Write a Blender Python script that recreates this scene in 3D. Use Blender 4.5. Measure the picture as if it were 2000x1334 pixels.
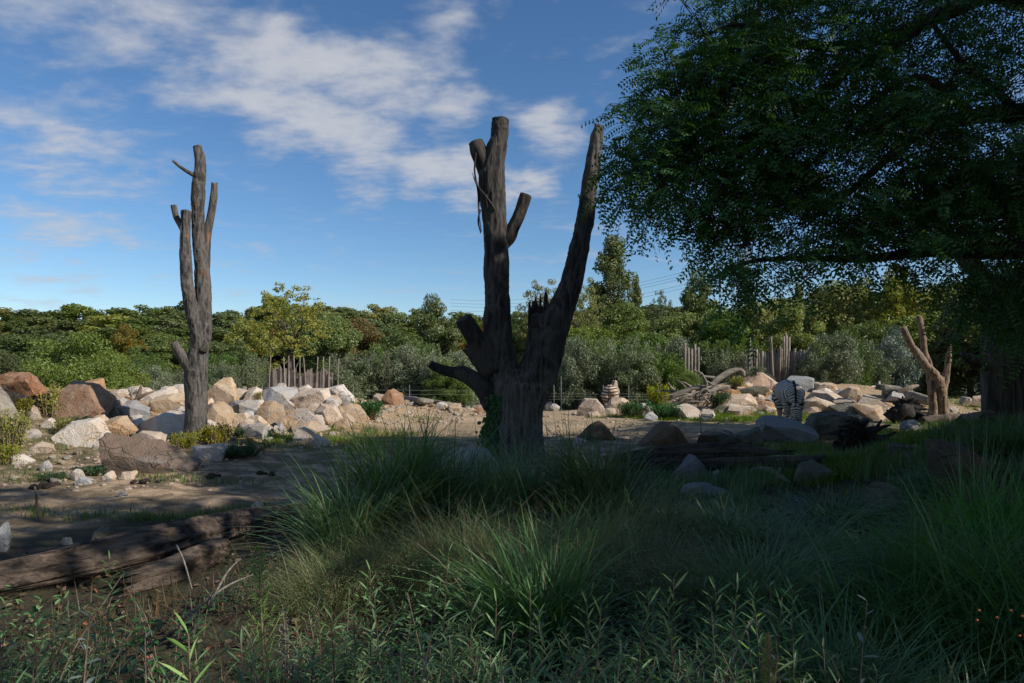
import bpy, bmesh, math
import numpy as np
from mathutils import Vector

scene = bpy.context.scene
COL = scene.collection
for ob in list(bpy.data.objects):
    bpy.data.objects.remove(ob)

# ------------------------------------------------------------------ camera
F, HOR, CZ = 1333.333, 716.0, 1.6          # focal length in photo pixels, horizon row, eye height
cam_data = bpy.data.cameras.new('camera')
cam_data.lens = 24.0
cam_data.sensor_width = 36.0
cam_data.shift_y = (HOR - 667.0) / 2000.0
cam_data.clip_start = 0.05
cam_data.clip_end = 6000.0
cam = bpy.data.objects.new('camera', cam_data)
cam.location = (0, 0, CZ)
cam.rotation_euler = (math.radians(90), 0, 0)
COL.objects.link(cam)
scene.camera = cam

# ------------------------------------------------------------------ sun and sky
SUN = np.array([0.86, -0.38, 0.66]); SUN /= np.linalg.norm(SUN)
sun_data = bpy.data.lights.new('sun', 'SUN')
sun_data.energy = 4.0
sun_data.angle = math.radians(0.53)
sun_data.color = (1.0, 0.94, 0.85)
sun = bpy.data.objects.new('sun', sun_data)
sun.rotation_euler = Vector(SUN).to_track_quat('Z', 'Y').to_euler()
sun.location = (30, -12, 25)
COL.objects.link(sun)

scene.view_settings.view_transform = 'Standard'
scene.view_settings.look = 'None'
scene.view_settings.exposure = 0.55
scene.view_settings.gamma = 1.0
scene.view_settings.use_curve_mapping = False
scene.render.engine = 'CYCLES'
scene.cycles.use_denoising = True
scene.cycles.max_bounces = 4
scene.cycles.diffuse_bounces = 3
scene.cycles.transmission_bounces = 3
scene.cycles.glossy_bounces = 2
scene.cycles.transparent_max_bounces = 4


def nd(t, kind, **kw):
    n = t.nodes.new(kind)
    for k, v in kw.items():
        setattr(n, k, v)
    return n


def mth(t, op, a, b=None, c=None, clamp=False):
    n = t.nodes.new('ShaderNodeMath')
    n.operation = op
    n.use_clamp = clamp
    for i, v in enumerate((a, b, c)):
        if v is None:
            continue
        if isinstance(v, (int, float)):
            n.inputs[i].default_value = v
        else:
            t.links.new(v, n.inputs[i])
    return n.outputs[0]


def rng_map(t, v, a, b, c=0.0, d=1.0, smooth=False):
    n = t.nodes.new('ShaderNodeMapRange')
    n.interpolation_type = 'SMOOTHSTEP' if smooth else 'LINEAR'
    t.links.new(v, n.inputs[0])
    n.inputs[1].default_value = a; n.inputs[2].default_value = b
    n.inputs[3].default_value = c; n.inputs[4].default_value = d
    return n.outputs[0]


def mixc(t, fac, a, b, mode='MIX'):
    n = t.nodes.new('ShaderNodeMix')
    n.data_type = 'RGBA'
    n.blend_type = mode
    for i, v in ((0, fac), (6, a), (7, b)):
        if isinstance(v, (int, float)):
            n.inputs[i].default_value = v
        elif isinstance(v, (tuple, list)):
            n.inputs[i].default_value = (*v[:3], 1)
        else:
            t.links.new(v, n.inputs[i])
    return n.outputs[2]


world = bpy.data.worlds.new('World')
scene.world = world
world.use_nodes = True
wt = world.node_tree
wt.nodes.clear()
sky = nd(wt, 'ShaderNodeTexSky', sky_type='NISHITA', sun_disc=False)
sky.sun_elevation = math.asin(SUN[2])
sky.sun_rotation = math.atan2(SUN[0], SUN[1])
sky.altitude = 100.0
sky.air_density = 1.0
sky.dust_density = 0.0
sky.ozone_density = 5.0
tc = nd(wt, 'ShaderNodeTexCoord')
dvec = tc.outputs['Generated']
sep = nd(wt, 'ShaderNodeSeparateXYZ'); wt.links.new(dvec, sep.inputs[0])
zc = mth(wt, 'ADD', mth(wt, 'MAXIMUM', sep.outputs[2], 0.0), 0.16)
comb = nd(wt, 'ShaderNodeCombineXYZ')
wt.links.new(mth(wt, 'DIVIDE', sep.outputs[0], zc), comb.inputs[0])
wt.links.new(mth(wt, 'DIVIDE', sep.outputs[1], zc), comb.inputs[1])
mp = nd(wt, 'ShaderNodeMapping'); wt.links.new(comb.outputs[0], mp.inputs[0])
mp.inputs['Rotation'].default_value = (0, 0, math.radians(28))
mp.inputs['Scale'].default_value = (1.0, 1.35, 1.0)
n1 = nd(wt, 'ShaderNodeTexNoise'); wt.links.new(mp.outputs[0], n1.inputs['Vector'])
n1.inputs['Scale'].default_value = 3.8; n1.inputs['Detail'].default_value = 6
n1.inputs['Roughness'].default_value = 0.52; n1.inputs['Distortion'].default_value = 0.35
n2 = nd(wt, 'ShaderNodeTexNoise'); wt.links.new(mp.outputs[0], n2.inputs['Vector'])
n2.inputs['Scale'].default_value = 19.0; n2.inputs['Detail'].default_value = 4
n2.inputs['Roughness'].default_value = 0.5
# where the cloud banks lie (directions on the sky dome, angular radius, weight)
BANKS = [(270, 20, 150, .8), (380, 80, 170, 1.0), (520, 130, 150, 1.0), (640, 175, 140, 1.05), (750, 185, 130, 1.1), (860, 185, 105, 1.0),
         (560, 220, 110, .9), (680, 230, 105, 1.0), (720, 312, 90, .95), (820, 325, 80, 1.0), (910, 345, 75, 1.0),
         (990, 380, 60, .9), (1085, 268, 85, 1.0), (1060, 345, 55, .85), (870, 10, 80, .65), (60, 90, 230, .50), (90, 260, 230, .54),
         (130, 380, 150, .7), (260, 330, 140, .4), (150, 470, 55, .8), (235, 478, 40, .7), (60, 560, 200, .38), (670, 355, 45, .7),
         (300, 540, 180, .25)]
wsum = None
for (cx, cy, rad, w) in BANKS:
    d = Vector(((cx - 1000) / F, 1.0, (HOR - cy) / F))
    ca = 1.0 / math.sqrt(1 + ((cx - 1000) / F) ** 2 + ((HOR - cy) / F) ** 2)
    d.normalize()
    ang = rad / F * ca * 1.2
    dt = nd(wt, 'ShaderNodeVectorMath', operation='DOT_PRODUCT')
    wt.links.new(dvec, dt.inputs[0]); dt.inputs[1].default_value = d
    g = rng_map(wt, dt.outputs['Value'], math.cos(ang), 1.0, 0.0, w, smooth=True)
    wsum = g if wsum is None else mth(wt, 'SMOOTH_MAX', wsum, g, 0.35)
# beyond the frame the same broken fair-weather cloud goes on
back = rng_map(wt, sep.outputs[1], 0.35, -0.1, 0.0, 0.6, smooth=True)
wsum = mth(wt, 'MAXIMUM', wsum, back)
nz = mth(wt, 'ADD', mth(wt, 'MULTIPLY', n1.outputs[0], 0.78), mth(wt, 'MULTIPLY', n2.outputs[0], 0.22))
dens = mth(wt, 'ADD', mth(wt, 'MULTIPLY', wsum, 0.62), mth(wt, 'MULTIPLY', mth(wt, 'SUBTRACT', nz, 0.5), 2.0))
cl = rng_map(wt, dens, 0.16, 0.86, 0.0, 0.82, smooth=True)
lowfade = rng_map(wt, sep.outputs[2], 0.0, 0.07, 0.15, 1.0, smooth=True)
cl = mth(wt, 'MULTIPLY', cl, lowfade)
hsv = nd(wt, 'ShaderNodeHueSaturation'); wt.links.new(sky.outputs[0], hsv.inputs['Color']); hsv.inputs['Saturation'].default_value = 1.1
skyc = hsv.outputs[0]
ccol = mixc(wt, rng_map(wt, dens, 0.35, 1.0), (4.2, 4.4, 4.9), (5.3, 5.35, 5.6))
full = mixc(wt, cl, skyc, ccol)
bg = nd(wt, 'ShaderNodeBackground'); wt.links.new(full, bg.inputs[0])
bg.inputs[1].default_value = 0.08
wo = nd(wt, 'ShaderNodeOutputWorld'); wt.links.new(bg.outputs[0], wo.inputs[0])

# ------------------------------------------------------------------ numeric helpers
def hash3(ix, iy, iz, seed):
    h = (ix.astype(np.int64) * 374761393 + iy.astype(np.int64) * 668265263 + iz.astype(np.int64) * 2147483647 + seed * 974634541) & 0xFFFFFFFF
    h = ((h ^ (h >> 13)) * 1274126177) & 0xFFFFFFFF
    h = ((h ^ (h >> 15)) * 2246822519) & 0xFFFFFFFF
    h = h ^ (h >> 16)
    return (h & 0xFFFFFF) / float(0xFFFFFF)


def vn(p, seed=0):
    p = np.asarray(p, float)
    i = np.floor(p).astype(np.int64); f = p - i
    u = f * f * (3 - 2 * f)
    x, y, z = i[..., 0], i[..., 1], i[..., 2]
    r = 0
    for dx in (0, 1):
        for dy in (0, 1):
            for dz in (0, 1):
                w = (u[..., 0] if dx else 1 - u[..., 0]) * (u[..., 1] if dy else 1 - u[..., 1]) * (u[..., 2] if dz else 1 - u[..., 2])
                r = r + w * hash3(x + dx, y + dy, z + dz, seed)
    return r * 2 - 1


def fbm(p, seed=0, octs=4, gain=0.5):
    a, s, r = 1.0, 1.0, 0
    for o in range(octs):
        r = r + a * vn(np.asarray(p) * s + o * 17.3, seed + o * 7)
        a *= gain; s *= 2.03
    return r


def sst(x, a, b):
    t = np.clip((np.asarray(x, float) - a) / (b - a), 0, 1)
    return t * t * (3 - 2 * t)


def unit(v):
    v = np.asarray(v, float)
    return v / np.maximum(np.linalg.norm(v, axis=-1, keepdims=True), 1e-9)


def ground(x, y):
    x = np.asarray(x, float); y = np.asarray(y, float)
    p = np.stack([x, y, np.zeros_like(x + y)], -1) if np.ndim(x + y) else np.array([float(x), float(y), 0.0])
    z = 0.05 * vn(p * 0.35, 3) + 0.03 * vn(p * 1.1, 5)
    # rock bank on the left, rising away from the sand
    m = 1 - sst(x, -5.2, -2.6)
    z = z + m * (np.clip(0.15 * (y - 14.0), 0, 0.82) * (1 - sst(y, 19.6, 23.5)))
    z = z + 0.85 * np.exp(-(((x + 11.6) / 3.0) ** 2 + ((y - 15.0) / 3.2) ** 2))
    # low rubble ridge behind the sand
    z = z + 0.42 * np.exp(-(((x + 4.6) / 2.6) ** 2 + ((y - 24.2) / 2.2) ** 2))
    # rock bank on the right
    m = sst(x, 4.6, 7.5) * (1 - 0.55 * sst(x, 12.5, 15.5))
    z = z + m * np.clip(0.2 * (y - 20.2), 0, 1.0) * (1 - sst(y, 25.5, 29.0))
    # grassy bank close by on the right
    z = z + 0.62 * np.exp(-(((x - 6.6) / 2.0) ** 4 + ((y - 7.2) / 2.2) ** 4))
    z = z + 0.22 * sst(x, 2.2, 4.2) * (1 - sst(y, 9.0, 13.0))
    # dip with the fence, then the land rises to the wood
    z = z - 0.42 * sst(y, 24.5, 29.0) * (1 - sst(y, 36, 46))
    z = z + 2.6 * sst(y, 45, 120) + 2.0 * sst(y, 90, 170) * (1 - 0.5 * sst(x, -30, 40))
    z = z - 0.10 * (1 - sst(y, 2.0, 5.0))
    return z


def hit(px, py, ymax=160.0, r=0.0):
    """where the sight line through a photo pixel meets the ground (or a level r above it)"""
    lo, hi = 1.5, ymax
    for n in (260, 40, 20):
        ys = np.geomspace(lo, hi, n)
        zr = CZ - (py - HOR) / F * ys
        g = ground((px - 1000) / F * ys, ys) + r
        k = int(np.argmax(zr <= g))
        if zr[k] > g[k]: k = n - 1
        lo, hi = ys[max(k - 1, 0)], ys[k]
    X = (px - 1000) / F * hi
    return np.array([X, hi, float(ground(X, hi))])


def P(px, py, Y):
    return np.array([(px - 1000) / F * Y, Y, CZ - (py - HOR) / F * Y])


# ------------------------------------------------------------------ mesh helpers
class MB:
    def __init__(self):
        self.v, self.q, self.t, self.n = [], [], [], 0

    def add(self, V, quads=None, tris=None):
        V = np.asarray(V, float).reshape(-1, 3)
        if quads is not None and len(quads):
            self.q.append(np.asarray(quads, np.int64) + self.n)
        if tris is not None and len(tris):
            self.t.append(np.asarray(tris, np.int64) + self.n)
        self.v.append(V); self.n += len(V)
        return self

    def mesh(self, name, mat, smooth=True):
        V = np.concatenate(self.v)
        q = np.concatenate(self.q) if self.q else np.zeros((0, 4), np.int64)
        t = np.concatenate(self.t) if self.t else np.zeros((0, 3), np.int64)
        me = bpy.data.meshes.new(name)
        me.vertices.add(len(V)); me.vertices.foreach_set('co', V.astype(np.float32).ravel())
        nl = q.size + t.size
        me.loops.add(nl)
        me.loops.foreach_set('vertex_index', np.concatenate([q.ravel(), t.ravel()]).astype(np.int32))
        me.polygons.add(len(q) + len(t))
        ls = np.concatenate([np.arange(len(q)) * 4, q.size + np.arange(len(t)) * 3]).astype(np.int32)
        me.polygons.foreach_set('loop_start', ls)
        me.polygons.foreach_set('use_smooth', np.full(len(ls), smooth, bool))
        me.update(calc_edges=True)
        if mat is not None:
            me.materials.append(mat)
        return me

    def build(self, name, mat, parent=None, smooth=True):
        return link(name, self.mesh(name, mat, smooth), parent)


def link(name, me, parent=None):
    ob = bpy.data.objects.new(name, me)
    COL.objects.link(ob)
    if parent is not None:
        ob.parent = parent
    return ob


def empty(name, loc=(0, 0, 0), rz=0.0, s=1.0):
    ob = bpy.data.objects.new(name, None)
    ob.empty_display_size = 0.2
    COL.objects.link(ob)
    ob.location = loc; ob.rotation_euler = (0, 0, rz); ob.scale = (s, s, s) if np.isscalar(s) else s
    return ob


def tag(ob, label, cat, group=None, kind=None):
    if label: ob['label'] = label
    if cat: ob['category'] = cat
    if group: ob['group'] = group
    if kind: ob['kind'] = kind
    return ob


def copy_tree(o, parent=None):
    c = o.copy(); COL.objects.link(c); c.parent = parent
    for ch in list(o.children):
        copy_tree(ch, c)
    return c


def rebase(ob, base):
    """put the origin of a mesh object that was built in world space at its base"""
    ob.data.transform(__import__('mathutils').Matrix.Translation(-Vector(base)))
    ob.location = base
    return ob


def resample(pts, rads, step):
    pts = np.asarray(pts, float); rads = np.asarray(rads, float)
    P4 = np.vstack([2 * pts[0] - pts[1], pts, 2 * pts[-1] - pts[-2]])
    out, ro = [], []
    for i in range(len(pts) - 1):
        p0, p1, p2, p3 = P4[i:i + 4]
        n = max(2, int(np.linalg.norm(p2 - p1) / step) + 1)
        t = np.linspace(0, 1, n, endpoint=False)[:, None]
        out.append(0.5 * (2 * p1 + (p2 - p0) * t + (2 * p0 - 5 * p1 + 4 * p2 - p3) * t ** 2 + (3 * p1 - p0 - 3 * p2 + p3) * t ** 3))
        ro.append(rads[i] + (rads[i + 1] - rads[i]) * (t[:, 0] ** 2 * (3 - 2 * t[:, 0])))
    out.append(pts[-1:]); ro.append(rads[-1:])
    return np.vstack(out), np.concatenate(ro)


def sweep(pts, rads, nseg=12, step=0.1, bark=0.0, seed=0, lump=0.0, cap='flat', flat=1.0, kf=3.0, ks=2.2, jag=0.0):
    """tapered tube along a curve; bark = depth of lengthwise furrows (share of the radius)"""
    C, R = resample(pts, rads, step)
    T = unit(np.gradient(C, axis=0))
    ref = np.array([0.0, 1.0, 0.0]) if abs(T[0][1]) < 0.8 else np.array([1.0, 0.0, 0.0])
    N = np.zeros_like(C)
    n = unit(np.cross(T[0], np.cross(ref, T[0])))
    for i in range(len(C)):
        n = unit(n - T[i] * np.dot(n, T[i])); N[i] = n
    B = np.cross(T, N)
    th = np.linspace(0, 2 * np.pi, nseg, endpoint=False)
    ct, st = np.cos(th), np.sin(th)
    S = np.concatenate([[0], np.cumsum(np.linalg.norm(np.diff(C, axis=0), axis=1))])
    rr = np.repeat(R[:, None], nseg, 1)
    if bark or lump:
        q = np.stack([np.broadcast_to(ct * kf, rr.shape), np.broadcast_to(st * kf, rr.shape), np.broadcast_to((S * ks)[:, None], rr.shape)], -1)
        if bark:
            q2 = q * np.array([1, 1, 0.45]); 
            rid = 1 - 2 * np.abs(vn(q2 * 1.6 + 0.5 * vn(q * 2.0, seed + 9)[..., None], seed)) 
            rid2 = 1 - 2 * np.abs(vn(q2 * 3.4 + 5, seed + 3))
            rr = rr * (1 + bark * (0.6 * rid + 0.4 * rid2))
        if lump:
            rr = rr * (1 + lump * fbm(q * np.array([0.4, 0.4, 0.5]), seed + 21, 3))
    V = C[:, None, :] + rr[..., None] * (N[:, None, :] * ct[None, :, None] + flat * B[:, None, :] * st[None, :, None])
    if jag:
        k = max(2, int(len(C) * 0.12))
        jj = jag * np.random.default_rng(seed).random(nseg)
        V[-1] += T[-1] * jj[:, None]
        V[-2] += T[-1] * jj[:, None] * 0.4
    nr = len(C)
    i = np.arange(nr - 1)[:, None] * nseg; j = np.arange(nseg)[None, :]; j2 = (j + 1) % nseg
    quads = np.stack([i + j, i + j2, i + nseg + j2, i + nseg + j], -1).reshape(-1, 4)
    V = V.reshape(-1, 3)
    a, b = len(V), len(V) + 1
    V = np.vstack([V, C[0], C[-1] + (T[-1] * R[-1] * (0.1 if cap == 'flat' else 0.6))])
    j = np.arange(nseg); j2 = (j + 1) % nseg
    tris = np.vstack([np.stack([np.full(nseg, a), j2, j], -1), np.stack([np.full(nseg, b), (nr - 1) * nseg + j, (nr - 1) * nseg + j2], -1)])
    return V, quads, tris


def leafs(C, D, N, L, W, hexa=False, curl=0.12):
    """N leaves as small blades: base point, direction, normal, length, width"""
    C, D = np.asarray(C, float), unit(D)
    S = unit(np.cross(D, N)); Nn = np.cross(S, D)
    L = np.broadcast_to(np.asarray(L, float), (len(C),))[:, None]; W = np.broadcast_to(np.asarray(W, float), (len(C),))[:, None]
    k = np.arange(len(C))[:, None]
    if not hexa:
        V = np.stack([C, C + D * L * .5 + S * W * .5 - Nn * L * curl * .2, C + D * L - Nn * L * curl, C + D * L * .5 - S * W * .5 - Nn * L * curl * .2], 1)
        return V.reshape(-1, 3), k * 4 + np.arange(4)[None]
    t = C + D * L - Nn * L * curl
    a = C + D * L * .3 - Nn * L * curl * .1; b = C + D * L * .7 - Nn * L * curl * .5
    up = Nn * W * 0.12
    V = np.stack([C, a + S * W * .45 + up, b + S * W * .4 + up, t, b - S * W * .4 + up, a - S * W * .45 + up], 1).reshape(-1, 3)
    q = np.concatenate([k * 6 + np.array([[0, 1, 2, 3]]), k * 6 + np.array([[0, 3, 4, 5]])])
    return V, q


def blades(base, az, lean, droop, L, W, seg=5, twist=None):
    """grass blades: arching strips"""
    n = len(base)
    s = np.linspace(0, 1, seg + 1)[None, :]
    phi = lean[:, None] + droop[:, None] * s ** 1.4
    ds = L[:, None] / seg
    hx = np.cumsum(np.sin(phi) * ds, 1) - np.sin(phi) * ds; hz = np.cumsum(np.cos(phi) * ds, 1) - np.cos(phi) * ds
    ca, sa = np.cos(az)[:, None], np.sin(az)[:, None]
    C = base[:, None, :] + np.stack([hx * ca, hx * sa, hz], -1)
    tw = az + np.pi / 2 + (0 if twist is None else twist)
    Sd = np.stack([np.cos(tw), np.sin(tw), np.zeros(n)], -1)[:, None, :]
    w = (W[:, None] * 0.5 * np.minimum(1, 1.02 - s ** 2.2))[..., None]
    V = np.stack([C + Sd * w, C - Sd * w], 2).reshape(n, -1, 3)
    m = 2 * (seg + 1)
    q = np.array([[2 * i, 2 * i + 1, 2 * i + 3, 2 * i + 2] for i in range(seg)])
    Q = (np.arange(n)[:, None, None] * m + q[None]).reshape(-1, 4)
    return V.reshape(-1, 3), Q


def rand_dirs(r, n):
    return unit(r.normal(size=(n, 3)))


# ------------------------------------------------------------------ materials
def new_mat(name):
    m = bpy.data.materials.new(name)
    m.use_nodes = True
    t = m.node_tree
    t.nodes.clear()
    out = nd(t, 'ShaderNodeOutputMaterial')
    b = nd(t, 'ShaderNodeBsdfPrincipled')
    t.links.new(b.outputs[0], out.inputs[0])
    b.inputs['Roughness'].default_value = 0.85
    b.inputs['Specular IOR Level'].default_value = 0.25
    return m, t, b, out


def noise(t, vec, scale, detail=4, rough=0.55, dist=0.0):
    n = nd(t, 'ShaderNodeTexNoise')
    if vec is not None: t.links.new(vec, n.inputs['Vector'])
    n.inputs['Scale'].default_value = scale; n.inputs['Detail'].default_value = detail
    n.inputs['Roughness'].default_value = rough; n.inputs['Distortion'].default_value = dist
    return n.outputs[0]


def bump(t, b, h, strength, dist=0.02):
    n = nd(t, 'ShaderNodeBump')
    n.inputs['Strength'].default_value = strength; n.inputs['Distance'].default_value = dist
    t.links.new(h, n.inputs['Height']); t.links.new(n.outputs[0], b.inputs['Normal'])


def obj_vec(t, scale=(1, 1, 1), rnd=True):
    tc = nd(t, 'ShaderNodeTexCoord')
    m = nd(t, 'ShaderNodeMapping'); t.links.new(tc.outputs['Object'], m.inputs[0])
    m.inputs['Scale'].default_value = scale
    oi = nd(t, 'ShaderNodeObjectInfo')
    if rnd:
        k = nd(t, 'ShaderNodeVectorMath', operation='SCALE'); k.inputs[0].default_value = (37.0, 19.0, 53.0)
        t.links.new(oi.outputs['Random'], k.inputs['Scale']); t.links.new(k.outputs[0], m.inputs['Location'])
    return m.outputs[0], oi


def rock_mat(name, c1, c2, c3, grey=(0.33, 0.32, 0.30), grey_amt=0.45, moss=0.0):
    m, t, b, _ = new_mat(name)
    v, oi = obj_vec(t)
    big = noise(t, v, 1.6, 4, 0.6, 0.4); mid = noise(t, v, 5.5, 5, 0.65); fine = noise(t, v, 34, 4, 0.7)
    c = mixc(t, rng_map(t, big, 0.38, 0.62, smooth=True), c1, c2)
    c = mixc(t, rng_map(t, mid, 0.50, 0.68, 0, 0.8, smooth=True), c, c3)
    g = noise(t, v, 2.3, 5, 0.65, 0.8)
    c = mixc(t, rng_map(t, g, 0.56, 0.66, 0, grey_amt, smooth=True), c, grey)
    c = mixc(t, rng_map(t, fine, 0.58, 0.72, 0, 0.55), c, tuple(x * 0.45 for x in c1))
    c = mixc(t, rng_map(t, fine, 0.28, 0.40, 0.4, 0), c, tuple(min(1, x * 1.5) for x in c3))
    c = mixc(t, rng_map(t, noise(t, v, 8.5, 5, 0.7, 0.5), 0.54, 0.72, 0, 0.5), c, tuple(x * 0.5 for x in c2))
    # rusty veins and cracks
    w = nd(t, 'ShaderNodeTexVoronoi', feature='DISTANCE_TO_EDGE'); 
    wv = nd(t, 'ShaderNodeMapping'); t.links.new(v, wv.inputs[0]); wv.inputs['Rotation'].default_value = (0.5, 0.4, 0.2); wv.inputs['Scale'].default_value = (0.8, 0.8, 2.2)
    dv = nd(t, 'ShaderNodeVectorMath', operation='ADD'); t.links.new(wv.outputs[0], dv.inputs[0])
    nv = nd(t, 'ShaderNodeTexNoise'); nv.inputs['Scale'].default_value = 3.0; t.links.new(v, nv.inputs['Vector']); t.links.new(nv.outputs['Color'], dv.inputs[1])
    t.links.new(dv.outputs[0], w.inputs['Vector']); w.inputs['Scale'].default_value = 1.5
    crack = mth(t, 'MULTIPLY', rng_map(t, w.outputs['Distance'], 0.0, 0.03, 0.45, 0.0), rng_map(t, big, 0.45, 0.62, smooth=True))
    c = mixc(t, crack, c, tuple(x * 0.35 for x in c2))
    if moss:
        c = mixc(t, rng_map(t, noise(t, v, 3.1, 5, 0.7), 0.5, 0.62, 0, moss, smooth=True), c, (0.055, 0.07, 0.03))
    hv = nd(t, 'ShaderNodeHueSaturation'); t.links.new(c, hv.inputs['Color'])
    t.links.new(rng_map(t, oi.outputs['Random'], 0, 1, 0.78, 1.2), hv.inputs['Value'])
    t.links.new(rng_map(t, mth(t, 'FRACT', mth(t, 'MULTIPLY', oi.outputs['Random'], 7.3)), 0, 1, 0.75, 1.15), hv.inputs['Saturation'])
    t.links.new(hv.outputs[0], b.inputs['Base Color'])
    h = mth(t, 'ADD', mth(t, 'MULTIPLY', mid, 1.0), mth(t, 'MULTIPLY', fine, 0.5))
    h = mth(t, 'SUBTRACT', h, mth(t, 'MULTIPLY', crack, 0.8))
    bump(t, b, h, 0.9, 0.07)
    b.inputs['Roughness'].default_value = 0.9
    return m


M = {}
M['tan'] = rock_mat('rock_tan', (0.48, 0.365, 0.26), (0.43, 0.295, 0.18), (0.52, 0.43, 0.33))
M['orange'] = rock_mat('rock_orange', (0.36, 0.20, 0.105), (0.27, 0.13, 0.065), (0.42, 0.30, 0.20), grey_amt=0.3)
M['white'] = rock_mat('rock_white', (0.50, 0.44, 0.37), (0.47, 0.36, 0.26), (0.54, 0.50, 0.45), (0.40, 0.40, 0.39), 0.6)
M['grey'] = rock_mat('rock_grey', (0.36, 0.35, 0.34), (0.40, 0.33, 0.26), (0.44, 0.43, 0.41), (0.26, 0.27, 0.27), 0.7)
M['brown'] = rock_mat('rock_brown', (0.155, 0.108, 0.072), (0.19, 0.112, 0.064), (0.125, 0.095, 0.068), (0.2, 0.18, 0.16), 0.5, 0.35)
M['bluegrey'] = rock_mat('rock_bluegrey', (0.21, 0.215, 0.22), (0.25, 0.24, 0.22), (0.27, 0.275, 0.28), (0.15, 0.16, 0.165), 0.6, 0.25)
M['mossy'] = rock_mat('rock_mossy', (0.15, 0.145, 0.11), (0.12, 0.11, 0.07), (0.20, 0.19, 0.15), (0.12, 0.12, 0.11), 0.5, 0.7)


M['stump'] = rock_mat('rotten_stump', (0.10, 0.07, 0.05), (0.07, 0.05, 0.038), (0.13, 0.095, 0.07), (0.09, 0.08, 0.07), 0.4, 0.35)


def bark_mat(name, dark, light, bare, bare_amt=0.3, sc=1.0, orange=0.0, depth=0.03, axis=2):
    m, t, b, _ = new_mat(name)
    v, oi = obj_vec(t, (9 * sc, 9 * sc, 1.3 * sc) if axis == 2 else (1.3 * sc, 6 * sc, 10 * sc), rnd=False)
    v2, _o = obj_vec(t, (1, 1, 1), rnd=False)
    a = noise(t, v, 1.6, 5, 0.65, 0.6); f = noise(t, v, 5.0, 4, 0.7, 0.3)
    c = mixc(t, rng_map(t, a, 0.36, 0.66, smooth=True), dark, light)
    pb = noise(t, v2, 1.1, 4, 0.6, 0.3)
    c = mixc(t, rng_map(t, pb, 0.5, 0.62, 0, bare_amt, smooth=True), c, bare)
    c = mixc(t, rng_map(t, f, 0.55, 0.75, 0, 0.6), c, tuple(x * 0.4 for x in dark))
    if orange:
        c = mixc(t, rng_map(t, noise(t, v2, 2.6, 3, 0.6, 0.3), 0.6, 0.68, 0, orange, smooth=True), c, (0.30, 0.12, 0.045))
    t.links.new(c, b.inputs['Base Color'])
    bump(t, b, mth(t, 'ADD', a, mth(t, 'MULTIPLY', f, 0.6)), 0.8, depth)
    b.inputs['Roughness'].default_value = 0.9
    return m


M['bark_main'] = bark_mat('bark_charred', (0.015, 0.013, 0.012), (0.055, 0.047, 0.040), (0.13, 0.11, 0.095), 0.3, 1.3)
M['wood_main'] = bark_mat('bare_dead_wood', (0.075, 0.064, 0.052), (0.16, 0.14, 0.115), (0.25, 0.215, 0.175), 0.6, 0.8)
def ridge_bark(m, lite, dark):
    t = m.node_tree; b = t.nodes['Principled BSDF']
    c0 = b.inputs['Base Color'].links[0].from_socket
    rd = nd(t, 'ShaderNodeAttribute'); rd.attribute_name = 'ridge'
    c = mixc(t, rng_map(t, rd.outputs['Fac'], 0.35, 0.9, 0.0, 0.55), c0, lite)
    c = mixc(t, rng_map(t, rd.outputs['Fac'], 0.0, -0.5, 0.0, 0.8), c, dark)
    t.links.new(c, b.inputs['Base Color'])
    return m


def trunk_main_mat():
    m = bark_mat('charred_trunk', (0.014, 0.012, 0.011), (0.058, 0.050, 0.043), (0.12, 0.105, 0.09), 0.3, 1.3)
    t = m.node_tree; b = t.nodes['Principled BSDF']
    c0 = b.inputs['Base Color'].links[0].from_socket
    v, _ = obj_vec(t, rnd=False)
    vs, _ = obj_vec(t, (14, 14, 1.5), rnd=False)
    sp_ = nd(t, 'ShaderNodeSeparateXYZ'); t.links.new(v, sp_.inputs[0])
    wood = mixc(t, rng_map(t, noise(t, vs, 1.4, 5, 0.7, 0.4), 0.32, 0.68, smooth=True), (0.026, 0.023, 0.020), (0.17, 0.152, 0.132))
    # bare wood low down, bark above, with a ragged edge
    h = mth(t, 'ADD', sp_.outputs[2], mth(t, 'MULTIPLY', noise(t, v, 2.4, 4, 0.6, 0.5), 1.6))
    c = mixc(t, rng_map(t, h, 2.15, 2.5, 0.85, 0.0, smooth=True), c0, wood)
    rd = nd(t, 'ShaderNodeAttribute'); rd.attribute_name = 'ridge'
    c = mixc(t, rng_map(t, rd.outputs['Fac'], 0.35, 0.9, 0.0, 0.5), c, (0.10, 0.092, 0.083))
    c = mixc(t, rng_map(t, rd.outputs['Fac'], 0.0, -0.5, 0.0, 0.75), c, (0.010, 0.008, 0.007))
    # and paler again at the tip of the right stem
    tip = mth(t, 'MULTIPLY', rng_map(t, sp_.outputs[0], 1.1, 1.25, smooth=True), rng_map(t, sp_.outputs[2], 4.75, 5.2, smooth=True))
    c = mixc(t, mth(t, 'MULTIPLY', tip, 0.8), c, wood)
    t.links.new(c, b.inputs['Base Color'])
    return m


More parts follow.
